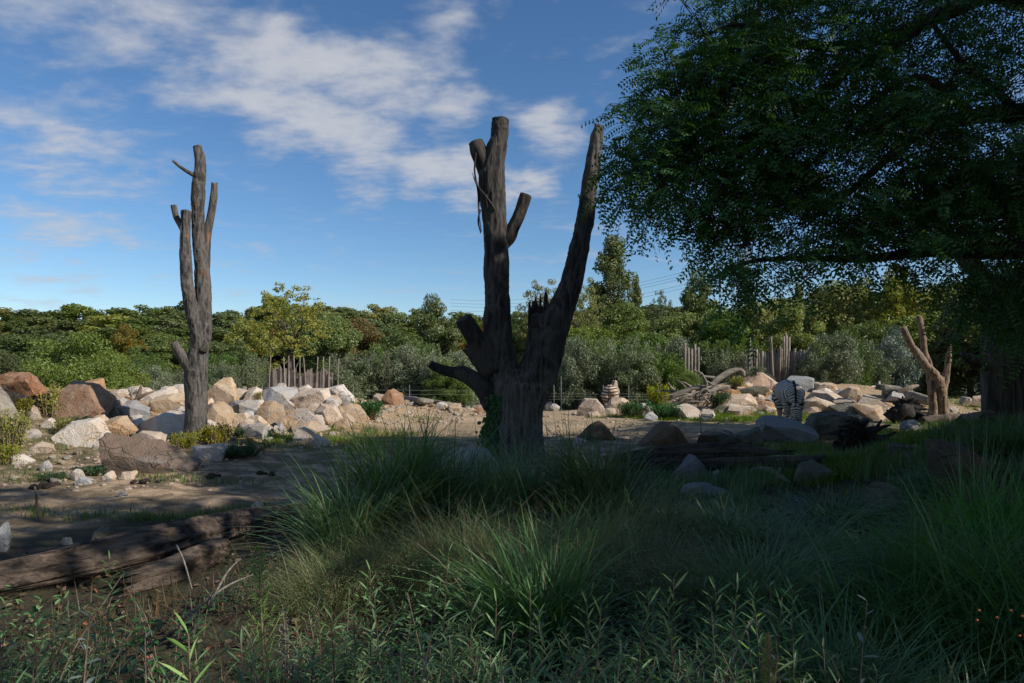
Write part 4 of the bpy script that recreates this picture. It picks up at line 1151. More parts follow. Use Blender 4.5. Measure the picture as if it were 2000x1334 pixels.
# --- medium rocks that pack the banks
rk = np.random.default_rng(88)
for k in range(48):
    px, py = rk.uniform(385, 690), rk.uniform(774, 848)
    w, h = rk.uniform(20, 40), rk.uniform(15, 26)
    rock(px - w / 2, py - h, px + w / 2, py, ['tan', 'tan', 'white', 'grey'][rk.integers(4)], 700 + k, 'middle-sized rock filling the bank right of the slender dead tree', group='packing rocks right of the slender dead tree')
for k in range(34):
    px, py = rk.uniform(190, 375), rk.uniform(772, 850)
    w, h = rk.uniform(20, 40), rk.uniform(14, 24)
    rock(px - w / 2, py - h, px + w / 2, py, ['white', 'tan', 'white', 'grey'][rk.integers(4)], 760 + k, 'middle-sized rock filling the bank left of the slender dead tree', group='packing rocks left of the slender dead tree')
for k in range(30):
    px, py = rk.uniform(1390, 1740), rk.uniform(762, 812)
    if 1515 < px < 1585 and py > 785: continue
    w, h = rk.uniform(18, 36), rk.uniform(10, 18)
    rock(px - w / 2, py - h, px + w / 2, py, ['tan', 'orange', 'white', 'tan', 'mossy'][rk.integers(5)], 800 + k, 'middle-sized rock filling the right bank behind the grazing zebra', group='packing rocks of the right bank')

# --- smaller stones that nothing tells apart, and gravel
rs = np.random.default_rng(77)
sm_shapes = []
for k in range(7):
    V, Fc = rock_shape(500 + k, None, 2, 1.0, 0.8)
    V = V * np.array([.5, .45, .36])
    sm_shapes.append({m: MB().add(V, None, Fc).mesh('stone', M[m]) for m in ('white', 'tan', 'grey')})


def small_stones(n, px, py, label, group, smin=.10, smax=.24):
    for k in range(n):
        a = hit(rs.uniform(*px), rs.uniform(*py))
        ob = link('stone', sm_shapes[rs.integers(7)][['white', 'tan', 'grey', 'white', 'tan'][rs.integers(5)]])
        s = rs.uniform(smin, smax)
        ob.location = (a[0], a[1], a[2] + s * .08); ob.scale = (s, s, s * rs.uniform(.7, 1.1)); ob.rotation_euler = (rs.uniform(-.3, .3), rs.uniform(-.3, .3), rs.uniform(0, 6.28))
        tag(ob, label, 'stone', group)


small_stones(40, (705, 950), (786, 812), 'small pale stone in the rubble at the back edge of the sand', 'rubble stones behind the sand', .12, .3)
small_stones(24, (0, 240), (880, 945), 'small pale stone in the rubble below the left bank', 'rubble stones below the left bank', .07, .17)
small_stones(26, (60, 330), (800, 880), 'small pale stone between the big rocks of the left bank', 'loose stones in the left bank', .1, .22)
small_stones(30, (390, 680), (800, 872), 'small tan stone wedged between boulders right of the slender dead tree', 'loose stones right of the slender dead tree', .1, .26)
small_stones(30, (1200, 1520), (770, 822), 'small stone on the right bank around the driftwood heap', 'loose stones around the driftwood heap', .1, .28)
small_stones(16, (1560, 1740), (775, 815), 'small stone among the slabs right of the grazing zebra', 'loose stones right of the zebra', .1, .24)
small_stones(22, (1740, 1930), (765, 870), 'small stone scattered around the forked orange tree', 'stones around the forked tree', .08, .2)

mb = MB()
def gravel(n, px, py, smin, smax):
    for k in range(n):
        a = hit(rs.uniform(*px), rs.uniform(*py), 40)
        D, Fc = ico(1)
        s = smin + (smax - smin) * rs.random() ** 3
        V = D * np.array([1, .9, .6]) * s * (1 + .35 * rs.normal(size=(len(D), 1)) * .5)
        mb.add(V + a + [0, 0, s * .2], None, Fc)
gravel(500, (690, 960), (778, 830), .02, .09)
gravel(380, (0, 480), (850, 960), .012, .05)
gravel(350, (250, 720), (790, 880), .02, .08)
gravel(350, (1050, 1560), (770, 850), .02, .08)
gravel(250, (1560, 1930), (770, 880), .02, .07)
gravel(250, (0, 1200), (850, 1010), .006, .022)
gv = mb.build('gravel', M['tan']); tag(gv, 'loose gravel and stone chips scattered over the sand and banks', 'gravel', kind='stuff')

# droppings on the sand
for k, (px, py, n, lb_) in enumerate([(75, 956, 7, 'dark dung heap on the shaded sand near the thin stake'), (98, 950, 5, 'small dung heap right of the one by the thin stake'),
                                      (270, 943, 6, 'dark dung heap below the largest brown boulder'), (410, 934, 6, 'dark dung heap right of the flat grey kerb-like stone'),
                                      (520, 928, 4, 'small dung heap in the middle of the shaded sand'), (300, 941, 4, 'small dung heap right of the one below the brown boulder')]):
    a = hit(px, py)
    m_ = MB()
    for j in range(n):
        D, Fc = ico(2)
        s = rs.uniform(.025, .05)
        m_.add(D * s * np.array([1.2, 1, .8]) + [rs.uniform(-.11, .11), rs.uniform(-.08, .08), s * .6], None, Fc)
    ob = m_.build('dung', M['dung']); ob.location = a; tag(ob, lb_, 'dung')
# ------------------------------------------------------------------ leafy crowns (each mesh is shared by many trees)
TREES = {}


def lobe_leaves(r, centers, radii, per, size, squash=.75, up=.5, narrow=.62, shell=.45):
    C, D, N, L = [], [], [], []
    for c, rad in zip(centers, radii):
        n = int(per * (rad / np.mean(radii)) ** 2)
        d = rand_dirs(r, n)
        rr = rad * (shell + (1 - shell) * r.random(n) ** .6)
        p = c + d * rr[:, None] * np.array([1, 1, squash])
        C.append(p); N.append(unit(d + np.array([0, 0, up]) + .7 * r.normal(size=(n, 3))))
        D.append(unit(np.cross(N[-1], rand_dirs(r, n)) + np.array([0, 0, -.25])))
        L.append(size * r.uniform(.6, 1.3, n))
    C, D, N, L = map(np.concatenate, (C, D, N, L))
    return leafs(C - D * L[:, None] * .5, D, N, L, L * narrow)


def make_tree(kind, seed, H, W, z0, lobes, lrad, per, size, shape='round', mat='lf_mid', bark='bark_far', squash=.75, narrow=.62):
    r = np.random.default_rng(seed)
    cs, rads = [], []
    for k in range(lobes):
        d = rand_dirs(r, 1)[0]; q = r.random() ** .4
        if shape == 'round':
            p = np.array([d[0] * W / 2 * q, d[1] * W / 2 * q, (z0 + H) / 2 + d[2] * (H - z0) / 2 * q])
            p[:2] *= 1.0 - 0.25 * max(0, d[2])
        elif shape == 'umbrella':
            lay = r.choice([.45, .62, .8, .97], p=[.28, .28, .26, .18]) + r.uniform(-.05, .05)
            a = r.uniform(0, 2 * np.pi); rr = W / 2 * np.sqrt(r.random()) * np.interp(lay, [.4, .6, .85, 1], [.95, 1., .72, .5])
            p = np.array([np.cos(a) * rr, np.sin(a) * rr, H * lay - .06 * H * (rr / W * 2) ** 2])
        else:                                             # columnar
            t = r.random(); a = r.uniform(0, 2 * np.pi)
            rr = W / 2 * np.interp(t, [0, .2, .55, .85, 1], [.55, .9, .95, .6, .15]) * np.sqrt(r.random())
            p = np.array([np.cos(a) * rr, np.sin(a) * rr, z0 + (H - z0) * t])
        cs.append(p); rads.append(lrad * r.uniform(.65, 1.25))
    cs, rads = np.array(cs), np.array(rads)
    crown = MB().add(*lobe_leaves(r, cs, rads, per, size, squash, narrow=narrow)).mesh('crown', M[mat], smooth=False)
    tm = MB()
    th = H * (.55 if shape == 'round' else .6 if shape == 'umbrella' else .9)
    tr = H * .022
    fork = H * .3
    tm.add(*sweep([(0, 0, -.3), (.02 * H * r.normal(), .02 * H * r.normal(), fork), (.02 * H * r.normal(), .02 * H * r.normal(), th)], [tr * 1.4, tr, tr * .4], nseg=8, step=H * .06, lump=.1))
    for c in cs[r.permutation(lobes)[:(26 if shape == 'umbrella' else 12)]]:
        s = np.array([0, 0, min(c[2] * r.uniform(.35, .6), th)])
        tm.add(*sweep([s, s * .5 + c * .5 + r.normal(size=3) * .03 * H + [0, 0, -.02 * H], c], [tr * .55, tr * .35, tr * .12], nseg=5, step=H * .08))
    trunk = tm.mesh('trunk', M[bark])
    TREES[kind] = (crown, trunk, H, W)


make_tree('broad_a', 11, 10, 8, 1.0, 75, 1.05, 170, .38, mat='lf_dark')
make_tree('broad_b', 12, 10, 7, .6, 70, 1.0, 170, .36, mat='lf_dark')
make_tree('broad_c', 13, 8, 6.4, .3, 60, .95, 330, .22, mat='lf_mid')
make_tree('broad_d', 14, 8, 5.6, .3, 58, .85, 330, .21, mat='lf_mid')
make_tree('locust', 15, 7, 6.6, 2, 330, .30, 42, .13, 'umbrella', 'lf_yellow', squash=.5)
make_tree('airy', 20, 7, 5.6, 2.0, 240, .30, 34, .13, 'round', 'lf_yellow', squash=.5)
make_tree('poplar', 16, 12, 3.8, 1.0, 110, .6, 190, .2, 'column', 'lf_poplar', squash=1.3)
make_tree('bush_big', 17, 4.2, 5.2, .1, 60, .75, 330, .15, mat='lf_mid', narrow=.5)


make_tree('olive_bush', 31, 2.8, 3.0, .0, 90, .38, 130, .12, mat='lf_olive', narrow=.34)
make_tree('olive_bush_b', 32, 2.8, 2.6, .0, 80, .36, 140, .12, mat='lf_olive', narrow=.34)


def shrub(kind, seed, H, W, stems, per, size, mat, narrow=.3, spread=.5):
    """upright bush: many stems carrying leaves along their length"""
    r = np.random.default_rng(seed)
    C, D, N, L = [], [], [], []
    sm = MB()
    for k in range(stems):
        a = r.uniform(0, 2 * np.pi); rb_ = W * .3 * np.sqrt(r.random())
        h = H * r.uniform(.55, 1.0)
        b = np.array([np.cos(a) * rb_, np.sin(a) * rb_, 0]); out = np.array([np.cos(a), np.sin(a), 0]) * W * spread * r.uniform(.1, .55)
        m_ = b + out * .45 + [0, 0, h * .55]; e = b + out + [0, 0, h]
        sm.add(*sweep([b - [0, 0, .1], m_, e], [.022, .014, .004], nseg=4, step=.4))
        n = int(per * r.uniform(.7, 1.3))
        t = r.random(n) ** .8
        axis_ = np.where(t[:, None] < .5, b + (m_ - b) * (t[:, None] * 2), m_ + (e - m_) * (t[:, None] * 2 - 1))
        side = rand_dirs(r, n)
        wdt = (W * .17 * (1 - t ** 2) + .05)[:, None]
        p = axis_ + side * wdt * r.random((n, 1)) ** .6
        C.append(p); d = unit(side * .6 + np.array([0, 0, .9]) + .35 * r.normal(size=(n, 3)))
        D.append(d); N.append(unit(np.cross(d, rand_dirs(r, n)))); L.append(size * r.uniform(.6, 1.3, n))
    C, D, N, L = map(np.concatenate, (C, D, N, L))
    fm = MB().add(*leafs(C, D, N, L, L * narrow)).mesh('foliage', M[mat], smooth=False)
    TREES[kind] = (fm, sm.mesh('stems', M['twig']), H, W)


shrub('olive_a', 21, 2.8, 2.6, 90, 130, .13, 'lf_olive')
shrub('olive_b', 22, 2.8, 3.2, 100, 120, .13, 'lf_olive')
shrub('olive_c', 23, 3.2, 2.4, 80, 140, .13, 'lf_olive')
shrub('green_a', 24, 2.8, 2.8, 80, 140, .15, 'lf_bright', narrow=.45)
shrub('weed_a', 25, 1.0, .9, 40, 40, .075, 'lf_weed', narrow=.55)
shrub('weed_b', 26, .7, .9, 40, 40, .07, 'lf_weed', narrow=.55)
shrub('herb_a', 27, .6, 1.1, 50, 50, .09, 'lf_herb', narrow=.4, spread=.8)


def plant(name, kind, px, ytop, Y, label, cat, mat=None, wpx=None, group=None, rz=None, base=None):
    crown, trunk, H, W = TREES[kind]
    X = (px - 1000) / F * Y
    zb = float(ground(X, Y)) if base is None else base
    h = CZ - (ytop - HOR) / F * Y - zb
    s = h / H
    sx = s if wpx is None else (wpx / F * Y) / W
    root = empty(name, (X, Y, zb), (px * 1.37) % 6.28 if rz is None else rz, (sx, sx, s))
    tag(root, label, cat, group)
    c = link(crown.name, crown, root); t_ = link(trunk.name, trunk, root)
    if mat:
        c.material_slots[0].link = 'OBJECT'; c.material_slots[0].material = M[mat]
    return root


# --- the wood on the rise behind
rs = np.random.default_rng(101)
sky_y = lambda x: np.interp(x, [-100, 60, 150, 200, 300, 420, 520, 700, 900, 1000, 1150, 1300, 1500, 1700, 2100], [604, 606, 600, 592, 600, 600, 590, 598, 612, 612, 600, 600, 590, 560, 540])
for row, (Y, st, dy, n0) in enumerate([(118, 56, 0, 0), (96, 66, 18, 20), (78, 76, 42, 35)]):
    xs = np.arange(-60 + row * 20, 2060, st)
    for x_ in xs:
        x_ = x_ + rs.uniform(-14, 14)
        yt = sky_y(x_) + dy + rs.uniform(-9, 12)
        mat = rs.choice(['lf_dark', 'lf_dark', 'lf_mid', 'lf_yellow', 'lf_autumn'], p=[.42, .16, .26, .1, .06]) if x_ > 420 else rs.choice(['lf_dark', 'lf_mid', 'lf_yellow'], p=[.75, .2, .05])
        if x_ > 1430 and rs.random() < .35: mat = 'lf_yellow'
        lbl = {'lf_dark': 'dark green broadleaf tree in the far wood', 'lf_mid': 'mid green broadleaf tree in the far wood', 'lf_yellow': 'yellow-green tree in the far wood', 'lf_autumn': 'browning autumn tree in the far wood'}[str(mat)]
        lbl += [' on the skyline', ' in its middle ranks', ' along its front edge'][row]
        plant('broadleaf_tree', ['broad_a', 'broad_b'][rs.integers(2)], x_, yt, Y + rs.uniform(-6, 6), lbl, 'tree', str(mat), wpx=rs.uniform(95, 150) * (1 + .12 * row), group='trees of the far wood')

# --- single trees in front of the wood
for k, (kind, px, yt, Y, mat, w, lbl) in enumerate([
    ('airy', 568, 549, 42, 'lf_yellow', 165, 'airy yellow-green locust tree rising behind the picket boards'),
    ('broad_c', 480, 615, 50, 'lf_yellow', 120, 'yellowish tree left of the airy locust tree'),
    ('broad_c', 640, 600, 58, 'lf_mid', 110, 'green tree at the right shoulder of the airy locust'),
    ('broad_d', 700, 628, 62, 'lf_autumn', 110, 'brownish tree right of the airy locust'),
    ('broad_c', 778, 640, 44, 'lf_bright', 130, 'bright green tree above the silvery hedge in the middle'),
    ('broad_d', 850, 586, 56, 'lf_poplar', 95, 'olive-green upright tree left of the big dead tree'),
    ('broad_c', 930, 622, 60, 'lf_autumn', 90, 'browning tree seen behind the charred cut limb'),
    ('broad_d', 1020, 620, 52, 'lf_mid', 100, 'green tree seen between the two charred stems'),
    ('airy', 1062, 540, 50, 'lf_yellow', 115, 'sparse locust tree behind the splintered stub'),
    ('airy', 1140, 536, 52, 'lf_yellow', 90, 'sparse locust tree left of the tall poplar'),
    ('poplar', 1198, 474, 60, 'lf_poplar', 102, 'tall columnar poplar right of the big dead tree'),
    ('poplar', 1242, 548, 61, 'lf_poplar', 30, 'small narrow poplar beside the tall one'),
    ('broad_c', 1130, 625, 42, 'lf_mid', 170, 'broad green tree at the foot of the tall poplar'),
    ('broad_d', 1215, 600, 46, 'lf_mid', 130, 'green tree in front of the tall poplar'),
    ('airy', 1290, 562, 56, 'lf_poplar', 60, 'thin pale birch-like tree right of the poplars'),
    ('broad_c', 1262, 640, 40, 'lf_bright', 120, 'fresh green tree above the far zebra hedge'),
    ('broad_d', 1368, 540, 58, 'lf_dark', 90, 'grey-green round-topped tree left of the pylon'),
    ('broad_c', 1335, 600, 48, 'lf_mid', 140, 'green tree left of the pylon foot'),
    ('broad_d', 1410, 610, 46, 'lf_bright', 120, 'bright tree in front of the pylon'),
    ('broad_c', 1485, 575, 52, 'lf_yellow', 110, 'yellow tree right of the pylon'),
    ('broad_d', 1555, 600, 47, 'lf_mid', 120, 'green tree behind the tall palisade'),
    ('poplar', 1560, 562, 66, 'lf_dark', 40, 'dark narrow tree behind the yellow trees'),
    ('broad_c', 1650, 532, 52, 'lf_yellow', 170, 'large golden-green tree under the hanging canopy'),
    ('broad_d', 1745, 535, 50, 'lf_yellow', 120, 'second golden tree under the hanging canopy'),
    ('broad_c', 1690, 620, 40, 'lf_dark', 140, 'dark tree behind the silvery bush on the right'),
    ('broad_c', 1800, 600, 36, 'lf_mid', 180, 'dark tree behind the forked orange tree'),
    ('broad_d', 1900, 600, 33, 'lf_dark', 170, 'dark tree left of the furrowed trunk'),
    ('broad_c', 2010, 590, 32, 'lf_dark', 190, 'dark tree behind the furrowed trunk'),
    ('broad_d', 250, 640, 62, 'lf_autumn', 70, 'small orange-tinged tree above the left boulders'),
    ('broad_c', 60, 645, 50, 'lf_dark', 150, 'dark green tree at the left edge'),
    ('broad_d', 320, 660, 46, 'lf_mid', 130, 'green tree left of the slender dead trunk'),
    ('broad_c', 440, 660, 46, 'lf_dark', 120, 'dark green tree right of the slender dead trunk'),
    ('bush_big', 150, 655, 25, 'lf_mid', 200, 'large leafy green bush behind the rust-brown block'),
    ('bush_big', 20, 690, 27, 'lf_dark', 150, 'dark leafy bush behind the orange boulder'),
    ('bush_big', 225, 690, 27, 'lf_mid', 110, 'lower leafy bush right of the large green one'),
]):
    plant('tree' if 'bush' not in lbl else 'bush', kind, px, yt, Y, lbl, 'bush' if 'bush' in lbl else 'tree', mat, w)

# --- hedge of silvery shrubs along the fence
hedge = [(205, 715), (250, 708), (300, 712), (345, 715), (425, 705), (470, 700), (505, 708), (660, 705), (690, 695), (725, 690), (760, 688), (795, 684), (830, 686), (868, 690), (905, 700),
         (1085, 690), (1125, 672), (1165, 680), (1205, 668), (1245, 676), (1290, 664), (1335, 662), (1380, 672), (1425, 680), (1460, 690)]
for k, (px, yt) in enumerate(hedge):
    side = 'left of the picket boards' if px < 520 else 'between the picket boards and the dead tree' if px < 950 else 'behind the far zebra and driftwood heap'
    plant('silvery_shrub', ['olive_a', 'olive_bush', 'olive_bush_b', 'olive_c', 'olive_bush'][k % 5], px, yt + rs.uniform(-14, 14), 32.5 + rs.uniform(-1.2, 3), 'grey-green silvery shrub in the hedge ' + side, 'shrub', 'lf_olive', wpx=rs.uniform(70, 115), group='silvery shrubs ' + side)
for k, (px, yt, Y, lbl) in enumerate([(1310, 690, 31.5, 'bright green bush in the hedge behind the driftwood heap'), (1395, 665, 33, 'tall bright green bush left of the tall palisade'),
                                      (1110, 655, 35, 'bright green bush just right of the big dead tree'), (880, 705, 31.5, 'yellow-green bush left of the charred low limb'),
                                      (1215, 690, 34, 'bright green bush in the hedge above the far zebra'), (425, 690, 34, 'green bush right behind the slender dead trunk'), (735, 672, 35, 'green bush in the middle of the hedge right of the picket boards'), (820, 668, 35.5, 'tall green bush in the hedge left of the dead tree'), (1165, 660, 34.5, 'green bush in the hedge left of the far zebra'), (1265, 672, 32, 'green bush in the hedge right of the far zebra'), (1440, 668, 33.5, 'green bush at the left end of the tall palisade'), (285, 690, 35, 'green bush in the hedge left of the slender dead trunk')]):
    plant('green_bush', ['olive_bush_b', 'green_a', 'olive_bush'][k % 3], px, yt, Y, lbl, 'bush', 'lf_bright', wpx=100)
for k, (px, yt, Y, w, mat, lbl) in enumerate([(1625, 652, 27.5, 120, 'lf_olive', 'large silvery bush right of the tall palisade'), (1590, 690, 27, 70, 'lf_olive', 'small silvery bush at the foot of the tall palisade'),
                                         (1660, 640, 29, 80, 'lf_bright', 'green shoots rising from the large silvery bush'), (1745, 640, 33, 110, 'lf_silver', 'pale silvery bush left of the forked tree'),
                                         (1480, 716, 26.5, 60, 'lf_olive', 'low silvery bush in front of the tall palisade'), (1700, 668, 31, 80, 'lf_olive', 'silvery bush between the large one and the pale one'),
                                         (1345, 728, 25.5, 60, 'lf_bright', 'yellow-green bush inside the driftwood heap')]):
    plant('bush', ['olive_bush', 'olive_bush_b'][k % 2], px, yt, Y, lbl, 'bush', mat, wpx=w)

# --- weeds on the banks
for k, (kind, px, py, hpx, wpx, lbl) in enumerate([
    ('weed_a', 92, 812, 66, 50, 'yellow-leaved bush right of the dark log chunk'), ('weed_a', 18, 870, 70, 60, 'yellow-green bush in front of the leaning trunk'),
    ('weed_b', 45, 812, 40, 40, 'yellow weed growing on the leaning trunk'), ('weed_b', 125, 850, 34, 40, 'yellow weed beside the pale wedge boulder'), ('weed_b', 10, 905, 40, 60, 'yellow weed at the lower left edge of the bank'),
    ('weed_b', 420, 868, 40, 60, 'yellow-green weed at the right foot of the slender dead trunk'), ('weed_b', 360, 876, 34, 50, 'yellow-green weed at the left foot of the slender dead trunk'),
    ('herb_a', 470, 892, 24, 70, 'dark green herb by the flat grey kerb-like stone'), ('herb_a', 718, 815, 32, 50, 'dark green spreading weed right of the squat tan boulder'),
    ('herb_a', 475, 853, 18, 28, 'small dark herb left of the squarish white block'), ('herb_a', 185, 928, 18, 40, 'bright herb left of the largest brown boulder'),
    ('herb_a', 100, 940, 16, 40, 'small herb in the rubble below the left bank'), ('weed_b', 505, 786, 22, 18, 'yellow tuft between the cream and the grey-white boulder'),
    ('herb_a', 1235, 815, 30, 44, 'pale green herb by the rounded tan boulder'), ('herb_a', 1305, 818, 30, 60, 'leafy herb left of the orange-faced white boulder'),
    ('weed_b', 1285, 800, 50, 40, 'yellow-green weed left of the driftwood heap'), ('weed_b', 1440, 760, 26, 30, 'weed growing beside the peaked boulder'),
    ('herb_a', 1405, 795, 30, 30, 'leafy weed hanging below the driftwood heap'), ('herb_a', 160, 835, 22, 34, 'dry tuft in front of the rust-brown block'),
    ('weed_a', 205, 790, 26, 24, 'green tuft right of the orange-edged slab')]):
    a = hit(px, py); Y = a[1]
    m_ = 'lf_herb' if kind == 'herb_a' else 'lf_weed'
    plant('weed', kind, px, py - hpx, Y, lbl, 'weed', m_, wpx=wpx * 1.1)


# ------------------------------------------------------------------ the overhanging robinia
rr_ = np.random.default_rng(303)
BL = [(1268, 268, 52, 7.2), (1255, 340, 42, 7.0), (1300, 330, 85, 7.4), (1330, 205, 80, 7.6), (1400, 280, 110, 7.5), (1400, 120, 72, 7.8), (1465, 55, 92, 8.0), (1480, 190, 110, 7.6), (1290, 370, 40, 7.0),
      (1430, 385, 80, 7.2), (1520, 320, 110, 7.5), (1560, 110, 120, 8.0), (1610, 250, 130, 7.6), (1590, 420, 105, 7.2), (1440, 450, 50, 7.0), (1405, 545, 34, 6.6), (1445, 525, 38, 6.7), (1495, 512, 38, 6.75), (1550, 500, 38, 6.8), (1610, 485, 42, 7.0),
      (1700, 110, 140, 8.0), (1720, 320, 150, 7.5), (1710, 440, 95, 7.0), (1850, 70, 150, 8.2), (1850, 260, 150, 7.8), (1840, 395, 140, 7.5), (1960, 340, 150, 8.0), (1985, 130, 150, 8.2), (1970, 460, 140, 7.6),
      (1880, 500, 75, 7.5), (1760, 490, 55, 7.2), (1985, 560, 80, 7.6), (2050, 560, 100, 7.6), (1325, -5, 20, 7.6), (1372, 60, 36, 7.8), (2060, 250, 120, 8), (1308, 138, 30, 7.6), (1305, 175, 25, 7.6),
      (1530, -40, 110, 8.2), (1700, -60, 150, 8.4), (1900, -60, 150, 8.6)]
LIMBS = [([(2330, 420, .5), (2180, 300, .4), (2080, 245, .3), (1990, 222, .2), (1880, 232), (1790, 262), (1710, 330), (1630, 400, -.2), (1560, 440, -.3)], [90, 62, 46, 38, 28, 22, 15, 9, 5]),
         ([(2300, 250, .5), (2120, 60, .5), (1960, -10, .4), (1860, 20, .4), (1770, 60, .4), (1650, 90, .3), (1540, 82, .3), (1450, 50, .2), (1370, 70, .1)], [80, 52, 40, 34, 30, 20, 15, 10, 5]),
         ([(1790, 55, .4), (1710, 110, .3), (1640, 150, .2), (1570, 215, .1), (1480, 262), (1400, 270, -.1), (1320, 250, -.2), (1262, 252, -.3)], [24, 20, 17, 13, 11, 8, 6, 3]),
         ([(1900, 230, .1), (1850, 180, .1), (1790, 150, .1), (1700, 200, 0), (1620, 290, -.1), (1560, 340, -.2)], [20, 17, 14, 12, 8, 5]),
         ([(1640, 390, -.1), (1570, 350, -.1), (1520, 300, -.1), (1490, 250, 0)], [9, 9, 7, 4]),
         ([(2330, 480, .4), (2150, 470, .2), (1990, 490, 0), (1830, 490, -.2), (1700, 505, -.3), (1580, 505, -.5), (1470, 510, -.8), (1395, 540, -.9)], [60, 46, 34, 24, 16, 10, 7, 4]),
         ([(1480, 262, 0), (1420, 330, -.2), (1350, 350, -.3), (1280, 350, -.4)], [9, 7, 5, 3]),
         ([(1990, 225, .2), (1940, 170, .2), (1880, 120, .3), (1800, 20, .4)], [18, 14, 12, 8])]
rob_base = (8.6, 8.2, float(ground(8.6, 8.2)))
rob = empty('robinia_tree', rob_base); tag(rob, 'large leafy robinia whose dark feathery canopy hangs in from the right', 'tree')
shift_r = __import__('mathutils').Matrix.Translation(-Vector(rob_base))
tk = MB().add(*sweep([(8.6, 8.2, -.2), (8.6, 8.2, 1.6), (8.8, 8.2, 3.6), (8.7, 8.3, 6.5), (8.9, 8.4, 9.5)], [.42, .34, .32, .24, .1], nseg=24, bark=.1)).build('trunk', M['bark_tree'], rob)
tk.data.transform(shift_r)
limb_pts = []
for pts, w in LIMBS:
    Vp = [P(p[0], p[1], 7.7 + (p[2] if len(p) > 2 else 0)) for p in pts]
    Rp = [q / 2 / F * 7.7 for q in w]
    ob = MB().add(*sweep(Vp, Rp, nseg=12, step=.07, bark=.08, lump=.15)).build('limb', M['bark_tree'], rob)
    ob.data.transform(shift_r)
    c_, r_ = resample(Vp, Rp, .12)
    limb_pts.append(c_[r_ < .12])
limb_pts = np.concatenate(limb_pts)

tw = MB()
LC, LD, LN, LL = [], [], [], []
for (bx, by, br, bY) in BL:
    n = max(3, int(br * br / 12000 * np.interp(bx, [1250, 1500, 1750], [108, 76, 48])))
    ctr = P(bx, by, bY); rad = br / F * bY
    for k in range(n):
        d = rand_dirs(rr_, 1)[0]
        p0 = ctr + d * rad * np.array([1, 1.5, 1]) * rr_.random() ** .45 * .92
        near_ = limb_pts[np.argmin(np.linalg.norm(limb_pts - p0, axis=1))]
        out = unit(.9 * unit(p0 - near_) + .5 * d + np.array([-.15, 0, -.1]))
        tl = rr_.uniform(.3, .55)
        p1 = p0 + out * tl * .5 + [0, 0, .02]; p2 = p0 + out * tl - np.array([0, 0, .06 + .07 * rr_.random()])
        tw.add(*sweep([p0 - out * tl * .5, p0, p1, p2], [.007, .006, .004, .002], nseg=3, step=.3))
        for j in range(rr_.integers(5, 8)):
            t = (j + 1) / 7.0
            q = p0 + (p1 - p0) * min(1, t * 2) if t < .5 else p1 + (p2 - p1) * (t * 2 - 1)
            sd = unit(np.cross(out, [0, 0, 1.0])) * (1 if j % 2 else -1)
            ld = unit(.55 * out + .8 * sd + .35 * rr_.normal(size=3) + np.array([0, 0, -.1]))
            m_ = rr_.integers(6, 9)
            ll = rr_.uniform(.20, .30)
            s = np.linspace(.18, 1, m_)
            rach = q + ld * (ll * s)[:, None] - np.array([0, 0, 1.0]) * (ll * .36 * s ** 2)[:, None]
            tdir = unit(ld[None] - np.array([0, 0, 1.0]) * (.72 * s)[:, None])
            lat = unit(np.cross(tdir, np.array([0, 0, 1.0]) + .4 * rr_.normal(size=3)))
            nrm = unit(np.cross(lat, tdir) + .25 * rr_.normal(size=(m_, 3)))
            for sg in (-1, 1):
                LC.append(rach); LD.append(unit(lat * sg + .35 * tdir + np.array([0, 0, -.2]))); LN.append(nrm); LL.append(np.full(m_, rr_.uniform(.046, .062)))
            LC.append(rach[-1:]); LD.append(tdir[-1:]); LN.append(nrm[-1:]); LL.append(np.array([.04]))
LC, LD, LN, LL = map(np.concatenate, (LC, LD, LN, LL))
print('robinia leaflets', len(LC))
ob = MB().add(*leafs(LC, LD, LN, LL, LL * .44)).build('crown', M['lf_robinia'], rob, smooth=False); ob.data.transform(shift_r)
ob = tw.build('twigs', M['bark_tree'], rob); ob.data.transform(shift_r)

# trees standing to the right, out of the picture, whose shade falls over the foreground
make_tree('shade', 18, 13, 9, 2.2, 80, 1.1, 200, .30, mat='lf_robinia')
make_tree('shade_thin', 19, 13, 9, 2.2, 48, .9, 100, .30, mat='lf_robinia')
for k, (X, Y, h, w) in enumerate([(12.5, 6.0, 12.5, 9.0), (16.5, 6.5, 13, 9), (9.6, -3.6, 10.5, 7.5), (20.5, 3.0, 14, 10), (9.0, 3.3, 12.3, 7), (13.8, -1.2, 13.0, 8.5), (16.5, 0.5, 14, 8)]):
    c, t_, H, W = TREES['shade' if k in (0, 1, 3) else 'shade_thin']
    root = empty('robinia_tree', (X, Y, float(ground(X, Y))), k * 1.3, (w / W, w / W, h / H))
    tag(root, 'robinia tree standing out of the picture and shading the near ground', 'tree', 'shade trees outside the picture')
    link('crown', c, root); link('trunk', t_, root)
# crown of the furrowed tree
c, t_, H, W = TREES['shade']
fc = link('crown', c, fur); fc.location = (3.5, 1.2, 1.6); fc.scale = (.72, .62, .40)
# ------------------------------------------------------------------ picket boards and palisade
rs = np.random.default_rng(55)
Tm = lambda b: __import__('mathutils').Matrix.Translation(-Vector(b))


